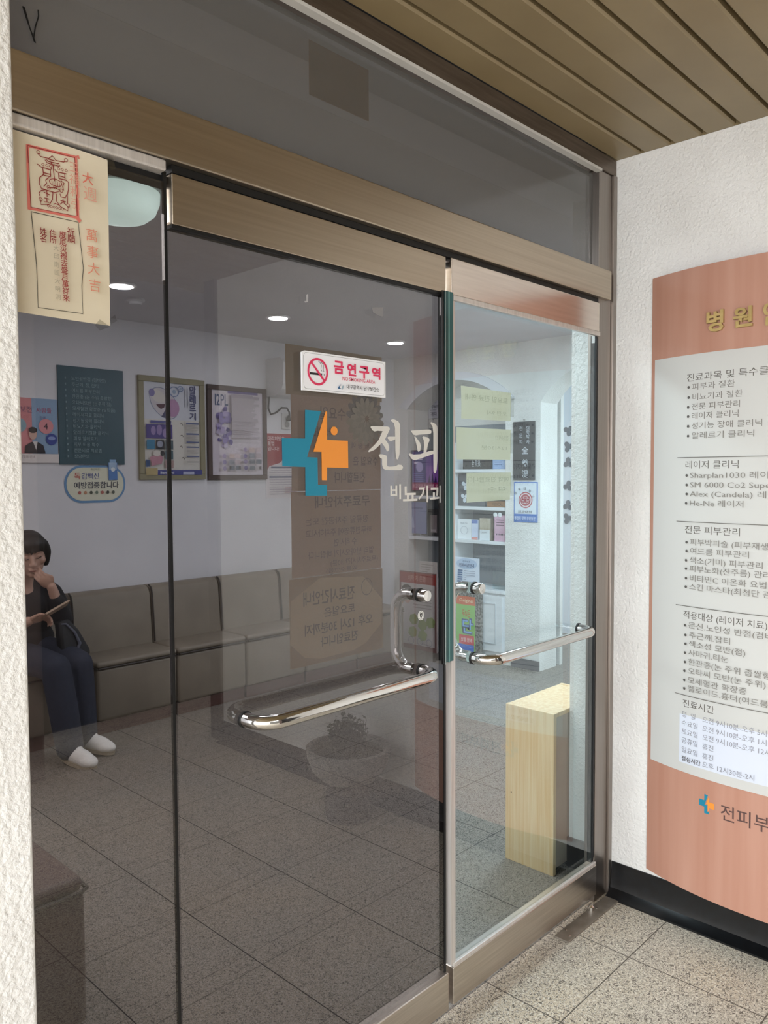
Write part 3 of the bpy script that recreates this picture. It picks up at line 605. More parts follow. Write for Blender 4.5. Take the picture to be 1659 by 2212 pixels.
# scraps left on the glass
for lab, pts in (('larger torn tape scrap high on the tinted door glass', [(806, 664), (830, 663), (831, 684), (822, 682), (808, 674)]), ('thin bent tape scrap high on the tinted door glass', [(664, 636), (668, 634), (668, 652), (661, 653), (660, 650), (664, 649)])):
    g = Art(lambda u, v, w_: Vector((u, 0.0014 - 2 * w_, v))); g.poly([A(*p) for p in pts], '#8d8b8c' if 'larger' in lab else '#b5b3b4'); tag(g.build('tape_scrap'), lab, 'tape')
# brown sheet inside the transom, cobweb strand on it
pt = MB().box(1.206, 0.0345, 2.350, 1.395, 0.036, 2.470); tag(pt.build('brown_paper', noise_mix('stained_brown_paper', '#c98232', '#a86a28', 10, 0.8)), 'brown stained paper sheet behind the dark transom glass', 'paper')
cw = MB()
for p in ([(63, 0), (72, 30), (86, 70), (88, 78)], [(96, 8), (97, 22), (90, 45), (86, 72)], [(66, 2), (78, 48)], [(84, 60), (90, 80)]): cw.tube([Vector((*A(*x), 0)).xzy + Vector((0, 0.022, 0)) for x in p], 0.0011, 6)
tag(cw.build('cobweb', flat('#141312', 0.9)), 'black dusty cobweb strands hanging at the end of the transom over the talisman', 'cobweb')

# ================================================================== clinic information board on the side wall
SY0, SY1 = -0.142, -0.918
def prof(y): t = (y - (SY0 + SY1) / 2) / ((SY0 - SY1) / 2); return W - 0.006 - 0.069 * (1 - min(1, abs(t)) ** 2.3)
def sgn(u, v, off=0.0):
    r_ = ray(u, v); t = (W - 0.05) / r_.x
    for _ in range(30):
        y = CAM.y + r_.y * t; t += 0.7 * ((prof(y) - off) - r_.x * t) / r_.x
    p = CAM + r_ * t; return (-p.y, p.z)
sgf = lambda off: (lambda u, v, w_: Vector((prof(-u) - off - w_, -u, v)))
sb = thing('information_board', 'bowed wood grain clinic information board with white text panel on the side wall', 'sign board', (W - 0.05, -0.53, 0.13))
M_SIGNWOOD = noise_mix('pinkish_cherry_laminate', '#bb8772', '#c89884', 9, 0.42, stretch=(2, 2, 0.10), lo=0.3, hi=0.7, detail=5)
def bowed(mb, y0, y1, z0, z1, off, th, n=40):
    ys = [y0 + (y1 - y0) * i / n for i in range(n + 1)]
    vs = [];
    for y in ys: vs += [(prof(y) - off, y, z0), (prof(y) - off, y, z1), (prof(y) - off + th, y, z0), (prof(y) - off + th, y, z1)]
    fs = []
    for i in range(n):
        a, b = 4 * i, 4 * i + 4
        fs += [(a, b, b + 1, a + 1), (a + 3, b + 3, b + 2, a + 2), (a + 1, b + 1, b + 3, a + 3), (a + 2, b + 2, b, a)]
    fs += [(0, 1, 3, 2), (4 * n + 2, 4 * n + 3, 4 * n + 1, 4 * n)]
    return mb.add(vs, fs)
bowed(MB(), SY0, SY1, 0.134, 2.144, 0.0, 0.004).build('board', M_SIGNWOOD, sb, smooth=True)
wp = bowed(MB(), -0.157, -0.902, 0.524, 1.872, 0.0022, 0.002).build('text_panel', flat('#d4d3cf', 0.4), sb, smooth=True)
g = Art(sgf(0.0024), 0.0001); TX, TD = '#8a857e', '#66615a'
def line(body, bl, h, col=TX, bold=0.0, ind=True, end=None):
    """end = (leading words, pixel where they end): sets the width of the lettering"""
    u, v = sgn(*bl); k = 1.0
    if end:
        w_ = max(a for a, b in txt2d(end[0], bold)[0]); k = (sgn(end[1], bl[1])[0] - u) / (w_ * h)
    vs_, fs_ = txt2d(body, bold); g.add([g.pt(u + a * h * k, v + b * h) for a, b in vs_], fs_, flat(col)); g.up()
    if ind: b = sgn(bl[0] - 6.5, bl[1] - 5); g.oval(b[0], b[1], 0.0045, 0.0045, '#5a5652', 10)
ENDS = {'진료과목 및 특수클리닉': ('진료과목 및 특수', 1638), '레이저 클리닉': ('레이저 클리닉', 1596), '전문 피부관리': ('전문 피부관리', 1599), '적용대상 (레이저 치료)': ('적용대상 (레이저 치료', 1652), '진료시간': ('진료시간', 1543.5), '피부과 질환': ('피부과 질환', 1588), '비뇨기과 질환': ('비뇨기과 질환', 1605),
        '성기능 장애 클리닉': ('성기능 장애 클리닉', 1647), '알레르기 클리닉': ('알레르기 클리닉', 1630), 'Sharplan1030 레이저': ('Sharplan1030', 1611), 'SM 6000 Co2 Super 레이저': ('SM 6000 Co2', 1611), 'Alex (Candela) 레이저': ('Alex (Candela)', 1627), 'He-Ne 레이저': ('He-Ne 레이저', 1607),
        '여드름 피부관리': ('여드름 피부관리', 1619.5), '색소(기미) 피부관리': ('색소(기미) 피부관리', 1649), '피부노화(잔주름) 관리': ('피부노화(잔주름)', 1622), '비타민C 이온화 요법': ('비타민C 이온화', 1614), '스킨 마스타(최첨단 관리)': ('스킨 마스타(최첨단', 1642), '주근깨.잡티': ('주근깨.잡티', 1579), '색소성 모반(점)': ('색소성 모반(점)', 1612),
        '사마귀.티눈': ('사마귀.티눈', 1575), '모세혈관 확장증': ('모세혈관 확장증', 1615), '피부박피술 (피부재생술)': ('피부박피술', 1574), '문신.노인성 반점(검버섯)': ('문신.노인성 반점', 1623), '한관종(눈 주위 좁쌀형)': ('한관종(눈 주위', 1601), '오타씨 모반(눈 주위)': ('오타씨 모반(눈', 1604), '켈로이드.흉터(여드름)': ('켈로이드.흉터', 1594)}
H0, H1 = 0.0275, 0.0235
for s_, p in (('진료과목 및 특수클리닉', (1483.5, 824)), ('레이저 클리닉', (1480, 1011)), ('전문 피부관리', (1479, 1150)), ('적용대상 (레이저 치료)', (1476, 1333)), ('진료시간', (1474.5, 1523.5))): line(s_, p, H0, TD, 0.0, False, ENDS[s_])
for s_, p in (('피부과 질환', (1495, 842)), ('비뇨기과 질환', (1495, 864)), ('전문 피부관리', (1494, 885)), ('레이저 클리닉', (1494, 905)), ('성기능 장애 클리닉', (1494, 926)), ('알레르기 클리닉', (1494, 947)),
              ('Sharplan1030 레이저', (1491, 1032)), ('SM 6000 Co2 Super 레이저', (1491, 1052.5)), ('Alex (Candela) 레이저', (1491, 1072)), ('He-Ne 레이저', (1490, 1092)),
              ('피부박피술 (피부재생술)', (1491, 1176)), ('여드름 피부관리', (1491, 1195)), ('색소(기미) 피부관리', (1490, 1215)), ('피부노화(잔주름) 관리', (1490, 1233)), ('비타민C 이온화 요법', (1490, 1253.5)), ('스킨 마스타(최첨단 관리)', (1489.5, 1272)),
              ('문신.노인성 반점(검버섯)', (1488, 1355)), ('주근깨.잡티', (1489, 1376)), ('색소성 모반(점)', (1489, 1395)), ('사마귀.티눈', (1488, 1414)), ('한관종(눈 주위 좁쌀형)', (1488, 1434)), ('오타씨 모반(눈 주위)', (1487, 1453)), ('모세혈관 확장증', (1486.7, 1473)), ('켈로이드.흉터(여드름)', (1486.7, 1491))): line(s_, p, H1, end=ENDS.get(s_))
for p in ((1465.5, 989), (1463.6, 1125.5), (1462, 1305), (1460, 1495)): u, v = sgn(*p); g.rect(u, v - 0.001, 0.86, v + 0.001, '#6b665f', 24)
g.build('lettering', None, wp)
hs = Art(sgf(0.0028), 0.00015); u0, v1 = sgn(1469, 1540); _, v0 = sgn(1468, 1644)
hs.rect(u0, v0, 0.80, v1, '#dfe4f0', 24)
for s1, s2, p in (('평  일', '오전 9시10분-오후 5시', 1546), ('수요일', '오전 9시10분-오후 1시', 1564.5), ('토요일', '오전 9시10분-오후 12시30분', 1583), ('공휴일', '휴진', 1602), ('일요일', '휴진', 1622), ('점심시간', '오후 12시30분-2시', 1640)):
    u, v = sgn(1473, p); hs.text(s1, '#8f8f96' if s1 != '점심시간' else '#5c5a5e', at=(u, v), h=0.0215 if s1 != '점심시간' else 0.0185, bold=0 if s1 != '점심시간' else 0.01)
    hs.text(s2, '#94949c', at=(sgn(1518, p)[0], v), h=0.0215)
hs.build('hours_sheet', None, wp)
# raised gold letters
def raised(chars):
    mb = MB()
    for ch, bl, tr in chars:
        a = sgn(*bl); b = sgn(*tr); vs, fs = txt2d(ch, 0.03)
        x0, x1, y0, y1 = min(p[0] for p in vs), max(p[0] for p in vs), min(p[1] for p in vs), max(p[1] for p in vs)
        q_ = [(a[0] + (p[0] - x0) * (b[0] - a[0]) / (x1 - x0), a[1] + (p[1] - y0) * (b[1] - a[1]) / (y1 - y0)) for p in vs]
        n = len(q_); f = sgf(0.0005)
        from collections import Counter
        cnt = Counter(); dirs = {}
        for fc in fs:
            for i in range(len(fc)): e = (fc[i], fc[(i + 1) % len(fc)]); k = tuple(sorted(e)); cnt[k] += 1; dirs[k] = e
        side = [(dirs[k][0], dirs[k][1], dirs[k][1] + n, dirs[k][0] + n) for k, c_ in cnt.items() if c_ == 1]
        mb.add([f(u, v, 0.011) for u, v in q_] + [f(u, v, 0) for u, v in q_], [tuple(fc) for fc in fs] + side)
    return mb

M_GOLD = noise_mix('gold_paint', '#b49b62', '#c3ab74', 30, 0.35, 0.5)
for tup in (('병', (1528.5, 720), (1566, 668)), ('원', (1585, 710), (1628, 660))): raised([tup]).build('raised_letter', M_GOLD, sb)
e = sgn(1649, 690)
for i, ch in enumerate('안내'):
    a_ = (e[0] + 0.105 * i, 1.935); vs, fs = txt2d(ch, 0.03); n = len(vs); f = sgf(0.0005); q_ = [(a_[0] + p[0] * 0.062, a_[1] + p[1] * 0.075) for p in vs]
    MB().add([f(u, v, 0.011) for u, v in q_] + [f(u, v, 0) for u, v in q_], [tuple(fc) for fc in fs]).build('raised_letter', M_GOLD, sb)
g = Art(sgf(0.0003), 0.0002)
l0, l1 = sgn(1510, 1752), sgn(1543, 1719)
def L8(x, y): return (l0[0] + (x - 65) / 815 * (l1[0] - l0[0]), l0[1] + (1252 - y) / 1054 * 0.062)
g.poly([L8(*p) for p in [(350, 198), (545, 215), (375, 778), (503, 785), (508, 1120), (620, 1122), (618, 1252), (355, 1252), (352, 900), (72, 890), (65, 545), (350, 550)]], '#1a86a3')
g.poly([L8(*p) for p in [(612, 215), (620, 568), (875, 578), (880, 912), (620, 905), (618, 1062), (556, 1062), (552, 715), (452, 712)]], '#f79a3c')
a = sgn(1555, 1766); g.text('전피부과', '#5d4440', at=(a[0], a[1]), h=0.055, bold=0.004); g.build('clinic_name', None, sb)
# ================================================================== waiting room
M_VINYL = noise_mix('taupe_leatherette', '#857b6d', '#908677', 6, 0.48, bump=0.12, bscale=220)
M_PIPE = flat('#3a322c', 0.5); M_PLINTH = noise_mix('red_brown_wood', '#543731', '#5e403a', 12, 0.5, stretch=(0.3, 3, 3))
def soft_box(x0, y0, z0, x1, y1, z1, r=0.025): return MB().box(x0, y0, z0, x1, y1, z1, None, r)
def make_bench(x0, x1, label):
    y0 = 2.955; g_ = 0.004; x0 += g_; x1 -= g_
    o = thing('sofa_bench', label, 'bench', ((x0 + x1) / 2, 3.15, 0), 'waiting room bench units along the back wall')
    MB().box(x0 + 0.005, y0 + 0.02, 0, x1 - 0.005, 3.38, 0.075).build('plinth', M_PLINTH, o)
    soft_box(x0, y0, 0.076, x1, 3.375, 0.385, 0.022).build('base', M_VINYL, o, smooth=True, sharp=1.2)
    soft_box(x0, y0 - 0.004, 0.388, x1, 3.32, 0.425, 0.017).build('seat', M_VINYL, o, smooth=True, sharp=1.2)
    b = MB(); pr = [(3.375, 0.40), (3.235, 0.40), (3.262, 0.74), (3.275, 0.772), (3.30, 0.785), (3.375, 0.785)]
    b.prism(pr, lambda u, v, w_: Vector((w_, u, v)), x0, x1); b.build('backrest', M_VINYL, o, bevel=0.012, smooth=True)
    p = MB(); p.tube([(x0 + 0.01, y0 - 0.003, 0.3865), (x1 - 0.01, y0 - 0.003, 0.3865)], 0.0055, 8)
    p.tube([(x0 + 0.003, 3.232, 0.43), (x0 + 0.003, 3.258, 0.74), (x0 + 0.003, 3.272, 0.775), (x0 + 0.003, 3.30, 0.789)], 0.0055, 8); p.tube([(x0 + 0.003, y0, 0.386), (x0 + 0.003, 3.2, 0.386)], 0.005, 8)
    p.build('piping', M_PIPE, o, smooth=True)
    return o
bx = [1.50, 2.085, 2.11, 2.64, 3.165, 3.69, 4.215, 4.74]
make_bench(bx[0], bx[1], 'taupe bench unit the seated person sits on')
for i, lab in enumerate(('taupe bench unit beside the seated person, its end showing by the white shoes', 'second taupe bench unit from the seated person, crossed by the black door seal', 'third taupe bench unit from the seated person, under the purple flower poster', 'taupe bench unit half hidden by the lower tan notice', 'farthest taupe bench unit, in the corner behind the pull handle')):
    make_bench(bx[i + 2], bx[i + 3], lab)
# ottoman in the near left corner
ot = thing('ottoman', 'dark brown padded ottoman close behind the narrow side window', 'ottoman', (0.6, 1.0, 0))
M_OTT = noise_mix('dark_plum_leatherette', '#5a4844', '#63504c', 6, 0.5, bump=0.1, bscale=200)
soft_box(0.25, 0.705, 0.0, 0.962, 1.35, 0.372, 0.02).build('base', M_OTT, ot, smooth=True, sharp=1.2)
soft_box(0.248, 0.70, 0.375, 0.955, 1.35, 0.418, 0.02).build('seat', M_OTT, ot, smooth=True, sharp=1.2)
MB().tube([(0.26, 0.697, 0.374), (0.94, 0.697, 0.374), (0.966, 0.71, 0.376), (0.968, 0.75, 0.376), (0.968, 1.34, 0.376)], 0.006, 8).build('piping', M_PIPE, ot, smooth=True)

# ---- wall pieces over the benches; drawn at their place on the back wall
def B(u, v): p = at(u, v, 1, YB - 0.006); return (p.x, p.z)
def back_art(off): return lambda u, v, w_: Vector((u, YB - off - w_, v))
def sheet_on_back(name, label, cat, x0, z0, x1, z1, col, th=0.004, mat=None):
    o = thing(name, label, cat, ((x0 + x1) / 2, YB - 0.004, z0)); MB().box(x0, YB - th, z0, x1, YB - 0.0005, z1).build('sheet', mat or flat(col, 0.5), o); return o, Art(back_art(th), 0.0006)
o, g = sheet_on_back('wall_directory', 'dark teal wall chart with faint white lines of text on the back wall', 'chart', 2.122, 1.566, 2.546, 2.163, '#1f4a55', 0.012, noise_mix('dark_teal_board', '#1d4653', '#234d5a', 4, 0.35))
rows = ['노인성반점 (검버섯)', '주근깨, 점, 잡티', '여드름 피부관리', '한관종 (눈 주위 좁쌀형)', '오타씨모반 (눈주위 점)', '모세혈관 확장증 (실핏줄)', '레이저치료 클리닉', '성기능장애 클리닉', '비뇨기과 클리닉', '알레르기질환 클리닉', '피부 알레르기', '피부 미용 특수', '전문의료 치료법', '상담문의']
for i, s_ in enumerate(rows):
    z = 2.08 - 0.0365 * i; g.text(s_, '#8fa9ae', at=(2.205, z), h=0.027); g.rect(2.165, z + 0.004, 2.172, z + 0.016, '#7d979d')
g.build('lettering', None, o)
o, g = sheet_on_back('campaign_poster', 'pink and blue poster with a suited figure, beside the teal chart', 'poster', 1.60, 1.575, 2.119, 1.955, '#e9e2df')
z0, z1 = 1.628, 1.955; g.rect(1.60, z0, 1.965, z1, '#de8f93'); g.rect(1.965, z0, 2.117, z1, '#93b0cf')
g.text('성보전', '#8a5e78', at=(1.86, 1.872), h=0.040, bold=0.01); g.text('사람들', '#b05a7c', at=(1.99, 1.872), h=0.034, bold=0.01); g.text('국민 건강', '#c56e74', at=(1.87, 1.838), h=0.02); g.text('안내', '#7a6a98', at=(2.01, 1.835), h=0.02)
a = B(41, 918); g.oval(a[0], a[1], 0.042, 0.042, '#8fb0bd'); g.text('3', '#4d6475', at=(a[0] - 0.012, a[1] - 0.018), h=0.052)
a = B(99, 921); g.oval(a[0], a[1], 0.044, 0.044, '#e59aa0'); g.text('4', '#3a2e38', at=(a[0] - 0.014, a[1] - 0.018), h=0.052)
a = B(111, 949); g.oval(a[0], a[1], 0.034, 0.034, '#36479a'); g.oval(a[0], a[1] + 0.006, 0.022, 0.011, '#93a5d8')
c_ = B(75, 968); g.poly([(c_[0] - 0.062, 1.630), (c_[0] + 0.062, 1.630), (c_[0] + 0.05, 1.678), (c_[0] + 0.018, 1.697), (c_[0] - 0.02, 1.697), (c_[0] - 0.055, 1.675)], '#2a2229'); g.poly([(c_[0] - 0.012, 1.70), (c_[0] + 0.016, 1.70), (c_[0] + 0.006, 1.650)], '#e8e2e2')
c2 = B(70, 937); g.oval(c2[0], c2[1], 0.023, 0.034, '#d8b2a4'); g.oval(c2[0], c2[1] + 0.022, 0.025, 0.018, '#251c1e'); g.rect(1.60, 1.575, 2.117, 1.6275, '#e9e2df'); g.text('보건복지부 대한의사협회 안내', '#8a7c78', at=(1.75, 1.603), h=0.018)
g.build('print', None, o)
o = thing('vaccine_sign', 'oval cream and blue vaccination sign stuck below the teal chart', 'sign', (2.353, YB - 0.004, 1.33))
f = back_art(0.0); sgp = Art(f, 0.001); sgp.w = 0.003
def obl(x0, z0, x1, z1): return (x0, z0, x1, z1, (z1 - z0) * 0.49)
x0, z0, x1, z1, r = obl(2.150, 1.328, 2.552, 1.562)
sgp.round_rect(x0, z0, x1, z1, r, '#6f9ac6', 12); sgp.build('panel', None, o)
g = Art(f, 0.0006); g.w = 0.0052; g.round_rect(x0 + 0.014, z0 + 0.014, x1 - 0.014, z1 - 0.014, r - 0.014, '#e4e4cf', 12)
g.text('독', '#c4574e', at=(2.212, 1.478), h=0.045, bold=0.012); g.text('감백신', '#56609a', at=(2.258, 1.478), h=0.043, bold=0.01); g.text('예방접종합니다', '#4a4a58', at=(2.208, 1.420), h=0.046, bold=0.012); g.text('독감백신', '#7b8068', at=(2.32, 1.53), h=0.016)
for i in range(7): g.oval(2.245 + 0.0365 * i, 1.392, 0.0095, 0.0105, ('#b9605a', '#c08c6a', '#55584a', '#7a8a7a', '#b7685e', '#4c4c46', '#5a5e54')[i])
a = B(243, 1018); g.rect(a[0] - 0.03, a[1] - 0.055, a[0] + 0.03, a[1] + 0.055, '#5b86c4'); g.rect(a[0] - 0.026, a[1] + 0.01, a[0] + 0.026, a[1] + 0.055, '#a9c3de'); g.rect(a[0] - 0.022, a[1] + 0.055, a[0] + 0.022, a[1] + 0.075, '#8db0d4'); g.oval(a[0], a[1] + 0.012, 0.014, 0.014, '#e8eef2'); g.build('print', None, o)
def frame(o, x0, z0, x1, z1, wd, mat, dep=0.022):
    m = MB()
    for a, b, c, d in ((x0, z0, x1, z0 + wd), (x0, z1 - wd, x1, z1), (x0, z0 + wd, x0 + wd, z1 - wd), (x1 - wd, z0 + wd, x1, z1 - wd)): m.box(a, YB - dep, b, c, YB - 0.0005, d)
    return m.build('frame', mat, o, bevel=0.003)
X0, X1, Z0, Z1 = 2.648, 3.150, 1.468, 2.150
o = thing('framed_poster', 'poster in a khaki frame with a speaking mouth picture, crossed by the black door seal', 'poster', (2.9, YB - 0.01, Z0))
frame(o, X0, Z0, X1, Z1, 0.038, noise_mix('khaki_frame', '#8c866a', '#969074', 8, 0.5))
MB().box(X0 + 0.036, YB - 0.010, Z0 + 0.036, X1 - 0.036, YB - 0.001, Z1 - 0.036).build('sheet', flat('#dcd9d2', 0.5), o)
g = Art(back_art(0.010), 0.0005); PW, PH = X1 - X0, Z1 - Z0
def P1(x, y): p = B(290 + x / 8.506, 790 + y / 8.506); return p
g.rect(X0 + 0.038, Z0 + 0.40, X1 - 0.038, Z1 - 0.038, '#d5d8e2')
a = P1(540, 690); g.oval(a[0], a[1], 0.125, 0.085, '#8b95ad', rot=-0.75); g.oval(a[0], a[1], 0.120, 0.080, '#cfcad0', rot=-0.75)
a = P1(430, 560); g.oval(a[0], a[1], 0.06, 0.038, '#ddd7d2', rot=-0.5); a = P1(700, 780); g.oval(a[0], a[1], 0.05, 0.06, '#b98fb4'); g.poly([P1(390, 705), P1(560, 705), P1(540, 770), P1(480, 795), P1(430, 760)], '#5c3a44'); g.poly([P1(560, 810), P1(620, 880), P1(580, 960), P1(490, 940)], '#4a4a6c'); a = P1(310, 490); g.oval(a[0], a[1], 0.022, 0.026, '#8781b0')
for cx, cy, r1 in ((720, 480, 0.036), (835, 430, 0.02)): a = P1(cx, cy); g.ring(a[0], a[1], r1, r1 * 0.9, 0.006, '#7d8eb4'); g.oval(a[0], a[1], r1 * 0.4, r1 * 0.4, '#9db0c8')
for ch, y0, y1 in (('알', 560, 380), ('레', 690, 565), ('르', 830, 705), ('기', 1000, 870)): a, b = P1(1000, y0), P1(1115, y1); g.text(ch, '#454a78', box=(a[0], a[1], b[0], b[1]), bold=0.02)
for x in (920, 965): a, b = P1(x, 760), P1(x + 22, 420); g.rect(a[0], a[1], b[0], b[1], '#c4c6d0')
def pr(x0, y0, x1, y1, c): a, b = P1(x0, y1), P1(x1, y0); g.rect(a[0], a[1], b[0], b[1], c)
pr(280, 1020, 660, 1050, '#5f5f9c'); pr(205, 1090, 680, 1330, '#54488a'); 
for x, y, s_ in ((330, 1190, 0.03), (440, 1180, 0.034), (545, 1240, 0.03)): a = P1(x, y); g.oval(a[0], a[1], s_ * 0.6, s_, '#9a86b8')
pr(210, 1360, 355, 1530, '#3a7fa4'); pr(380, 1370, 525, 1535, '#22212c'); a = P1(450, 1440); g.oval(a[0], a[1], 0.022, 0.022, '#9aa0b4'); pr(548, 1375, 690, 1540, '#4a6068'); pr(550, 1560, 690, 1720, '#4d6a74'); pr(550, 1740, 700, 1880, '#b79a98')
g.poly([P1(260, 1680), P1(420, 1620), P1(510, 1690), P1(480, 1800), P1(300, 1840)], '#bd8898'); a = P1(390, 1610); g.oval(a[0], a[1], 0.028, 0.02, '#dcd6d0'); a = P1(490, 1610); g.oval(a[0], a[1], 0.016, 0.018, '#2e2a30'); g.poly([P1(190, 1720), P1(260, 1740), P1(265, 1850), P1(190, 1860)], '#34507e'); pr(190, 1880, 400, 2010, '#b9a878'); pr(405, 1915, 1215, 2005, '#43468e'); pr(870, 1945, 1070, 2000, '#b4b9d4'); g.text('Bencard', '#dfe2ee', box=(*P1(450, 1990), *P1(700, 1940)), bold=0.02)
for y, hh in ((1060, 1), (1250, 1), (1400, 0), (1490, 1), (1660, 1)): pr(920, y, 1150, y + 20, '#5a6690'); [pr(925, y + 40 + 26 * k, 1140, y + 48 + 26 * k, '#bcb8b4') for k in range(4 * hh)]
for x, y in ((820, 1080), (825, 1290), (815, 1490), (850, 1700)): g.stroke([P1(x - 25, y), P1(x, y - 14), P1(x + 22, y + 8), P1(x + 20, y + 24)], 0.005, '#6a625c')
g.build('print', None, o)
X0, X1, Z0, Z1 = 3.175, 3.690, 1.462, 2.130
o = thing('framed_poster', 'purple flower poster headed by blue lettering in a dark brown frame on the back wall', 'poster', (3.43, YB - 0.01, Z0))
frame(o, X0, Z0, X1, Z1, 0.034, noise_mix('dark_brown_frame', '#4a3a36', '#54433e', 8, 0.5))
MB().box(X0 + 0.032, YB - 0.010, Z0 + 0.032, X1 - 0.032, YB - 0.001, Z1 - 0.032).build('sheet', noise_mix('pale_lilac_paper', '#d9cfdc', '#e2dce2', 4, 0.5), o)
g = Art(back_art(0.010), 0.0005)
def P1(x, y): return B(440 + x / 6.705, 760 + y / 6.705)
pr(340, 540, 775, 600, '#6f629e'); g.text('I2PL', '#4c5f86', box=(*P1(155, 770), *P1(345, 620)), bold=0.012)
rnd = random.Random(5)
for k in range(46):
    t = rnd.random(); a = P1(150 + 190 * rnd.random() + 60 * t, 830 + 560 * t); r1 = rnd.uniform(0.010, 0.026); g.oval(a[0], a[1], r1, r1 * rnd.uniform(0.6, 1), rnd.choice(['#5b4f93', '#7a6cae', '#8d80bd', '#aa9ccb', '#4d4384', '#cbc2dd']), 10, rnd.uniform(0, 3))
for k in range(24): y = 640 + 26 * k; x1 = rnd.uniform(640, 770); pr(365, y, x1, y + (14 if k in (0, 1) else 7), '#a8a0aa' if k < 2 else '#bcb4bc')
for k, (x, y) in enumerate(((555, 1420), (555, 1510), (560, 1590), (562, 1680), (252, 1510), (254, 1600), (256, 1690))): a = P1(x, y); g.oval(a[0], a[1], 0.016, 0.016, ('#a494bb', '#8478b0', '#9a8cb4', '#5c5290')[k % 4])
for k, (x, y) in enumerate(((610, 1390), (700, 1390), (610, 1475), (705, 1475), (612, 1560), (706, 1560), (615, 1650), (708, 1650), (315, 1480), (400, 1480), (315, 1570), (402, 1570), (315, 1650), (405, 1650))): pr(x, y, x + 75, y + 62, ('#d5c0bc', '#d8c6cc', '#8b909c', '#c4b4bc', '#737c88', '#6c7682', '#7c8690', '#b9b4b8')[k % 8]); 
for x, y in ((315, 1655), (450, 1655), (745, 1660)): pr(x, y, x + 25, y + 40, '#33262c')
g.build('print', None, o)
# red notice
o, g = sheet_on_back('notice_poster', 'red and white notice poster with white warning words under the air conditioner', 'poster', 3.688, 1.318, 4.012, 1.806, '#e4dfe0')
g.poly([(3.688, 1.806), (4.012, 1.806), (4.012, 1.74), (3.82, 1.585), (3.72, 1.56), (3.688, 1.51)], '#a8353f')
for s_, z in (('대리처방은', 1.755), ('불법', 1.718), ('입니다!', 1.678)): g.text(s_, '#ead6d6', at=(3.705, z), h=0.036, bold=0.02)
for k in range(12): z = 1.545 - 0.018 * k; g.rect(3.715 + (0.02 if k < 2 else 0), z, 3.99 - 0.02 * (k % 3), z + (0.012 if k in (0, 4) else 0.005), '#4d5578' if k in (0, 4) else '#b2adb4')
for k in range(3): g.rect(3.86, 1.36 + 0.016 * k, 3.98, 1.365 + 0.016 * k, '#b0646a')
g.build('print', None, o)
# split air conditioner with power lead and outlet
ac = thing('air_conditioner', 'white wall mounted air conditioner beside the tan notice board on the back wall', 'air conditioner', (4.05, 3.3, 2.06))
px0, px1 = 3.70, 4.42; side = [(YB - 0.002, 2.075), (YB - 0.002, 2.345), (3.235, 2.345), (3.205, 2.32), (3.205, 2.16), (3.225, 2.12), (3.29, 2.085)]
MB().prism(side, lambda u, v, w_: Vector((w_, u, v)), px0, px1).build('housing', flat('#dcdcdc', 0.4), ac, bevel=0.008)
MB().box(px0 + 0.17, 3.198, 2.165, px1 - 0.02, 3.2045, 2.338).build('front_panel', flat('#e6e6e8', 0.35), ac, bevel=0.003)
MB().prism([(3.222, 2.112), (3.215, 2.128), (3.285, 2.08), (3.292, 2.088)], lambda u, v, w_: Vector((w_, u, v)), px0 + 0.2, px1 - 0.05).build('air_outlet', flat('#1a1a1c', 0.5), ac)
MB().box(px0 + 0.21, 3.1965, 2.20, px0 + 0.245, 3.1975, 2.25).build('energy_label', flat('#6f7278', 0.5), ac)
MB().tube([(3.72, YB - 0.012, 2.08), (3.705, YB - 0.02, 1.99), (3.72, YB - 0.03, 1.945), (3.77, YB - 0.03, 1.96), (3.82, YB - 0.035, 2.0), (3.865, YB - 0.04, 2.0), (3.885, YB - 0.045, 1.97), (3.888, YB - 0.045, 1.935)], 0.007, 8).build('power_cord', M_BLACK, ac, smooth=True)
MB().lathe([(0.008, 0.03), (0.016, 0.01), (0.018, 0), (0.012, -0.012)], (3.888, YB - 0.035, 1.915), 14).build('plug', M_BLACK, ac, smooth=True)
wo = thing('wall_outlet', 'white wall outlet with the black plug below the air conditioner', 'outlet', (3.882, YB - 0.005, 1.84))
MB().box(3.842, YB - 0.012, 1.842, 3.922, YB - 0.0005, 1.965).build('cover_plate', flat('#d8d8d6', 0.4), wo, bevel=0.003)
MB().lathe([(0.022, 0), (0.022, 0.004), (0.018, 0.004), (0.018, 0.001)], (3.888, YB - 0.012, 1.878), 20, (0, -1, 0)).build('socket', flat('#9a9a98', 0.4), wo)

# ---- ceiling fittings
M_LED = emit('downlight_diffuser', (0.93, 0.97, 1.0), DOWNLIGHT_EMIT)
for lab, x, y in (('round ceiling downlight beside the paper talisman', 2.085, 2.53), ('round ceiling downlight above the framed posters', 3.195, 2.62), ('round ceiling downlight nearest the niche arch', 4.42, 2.75)):
    o = thing('ceiling_downlight', lab, 'downlight', (x, y, ZC - 0.012), 'round ceiling downlights')
    MB().lathe([(0.060, 0), (0.076, 0.0), (0.078, 0.006), (0.076, 0.0115)], (x, y, ZC - 0.012), 32).build('trim_ring', flat('#e8e8e8', 0.4), o, smooth=True)
    MB().lathe([(0.058, 0), (0.058, -0.0012)], (x, y, ZC - 0.0122), 32).build('diffuser', M_LED, o)
dm = thing('dome_lamp', 'frosted glass dome ceiling lamp beside the paper talisman', 'ceiling lamp', (1.40, 1.235, ZC - 0.1))
cxd, cyd = 1.385, 1.235
MB().lathe([(0.155, 0), (0.15, -0.018), (0.14, -0.02), (0.14, 0)], (cxd, cyd, ZC - 0.001), 40).build('collar', flat('#b9c4c0', 0.3, 0.3), dm, smooth=True)
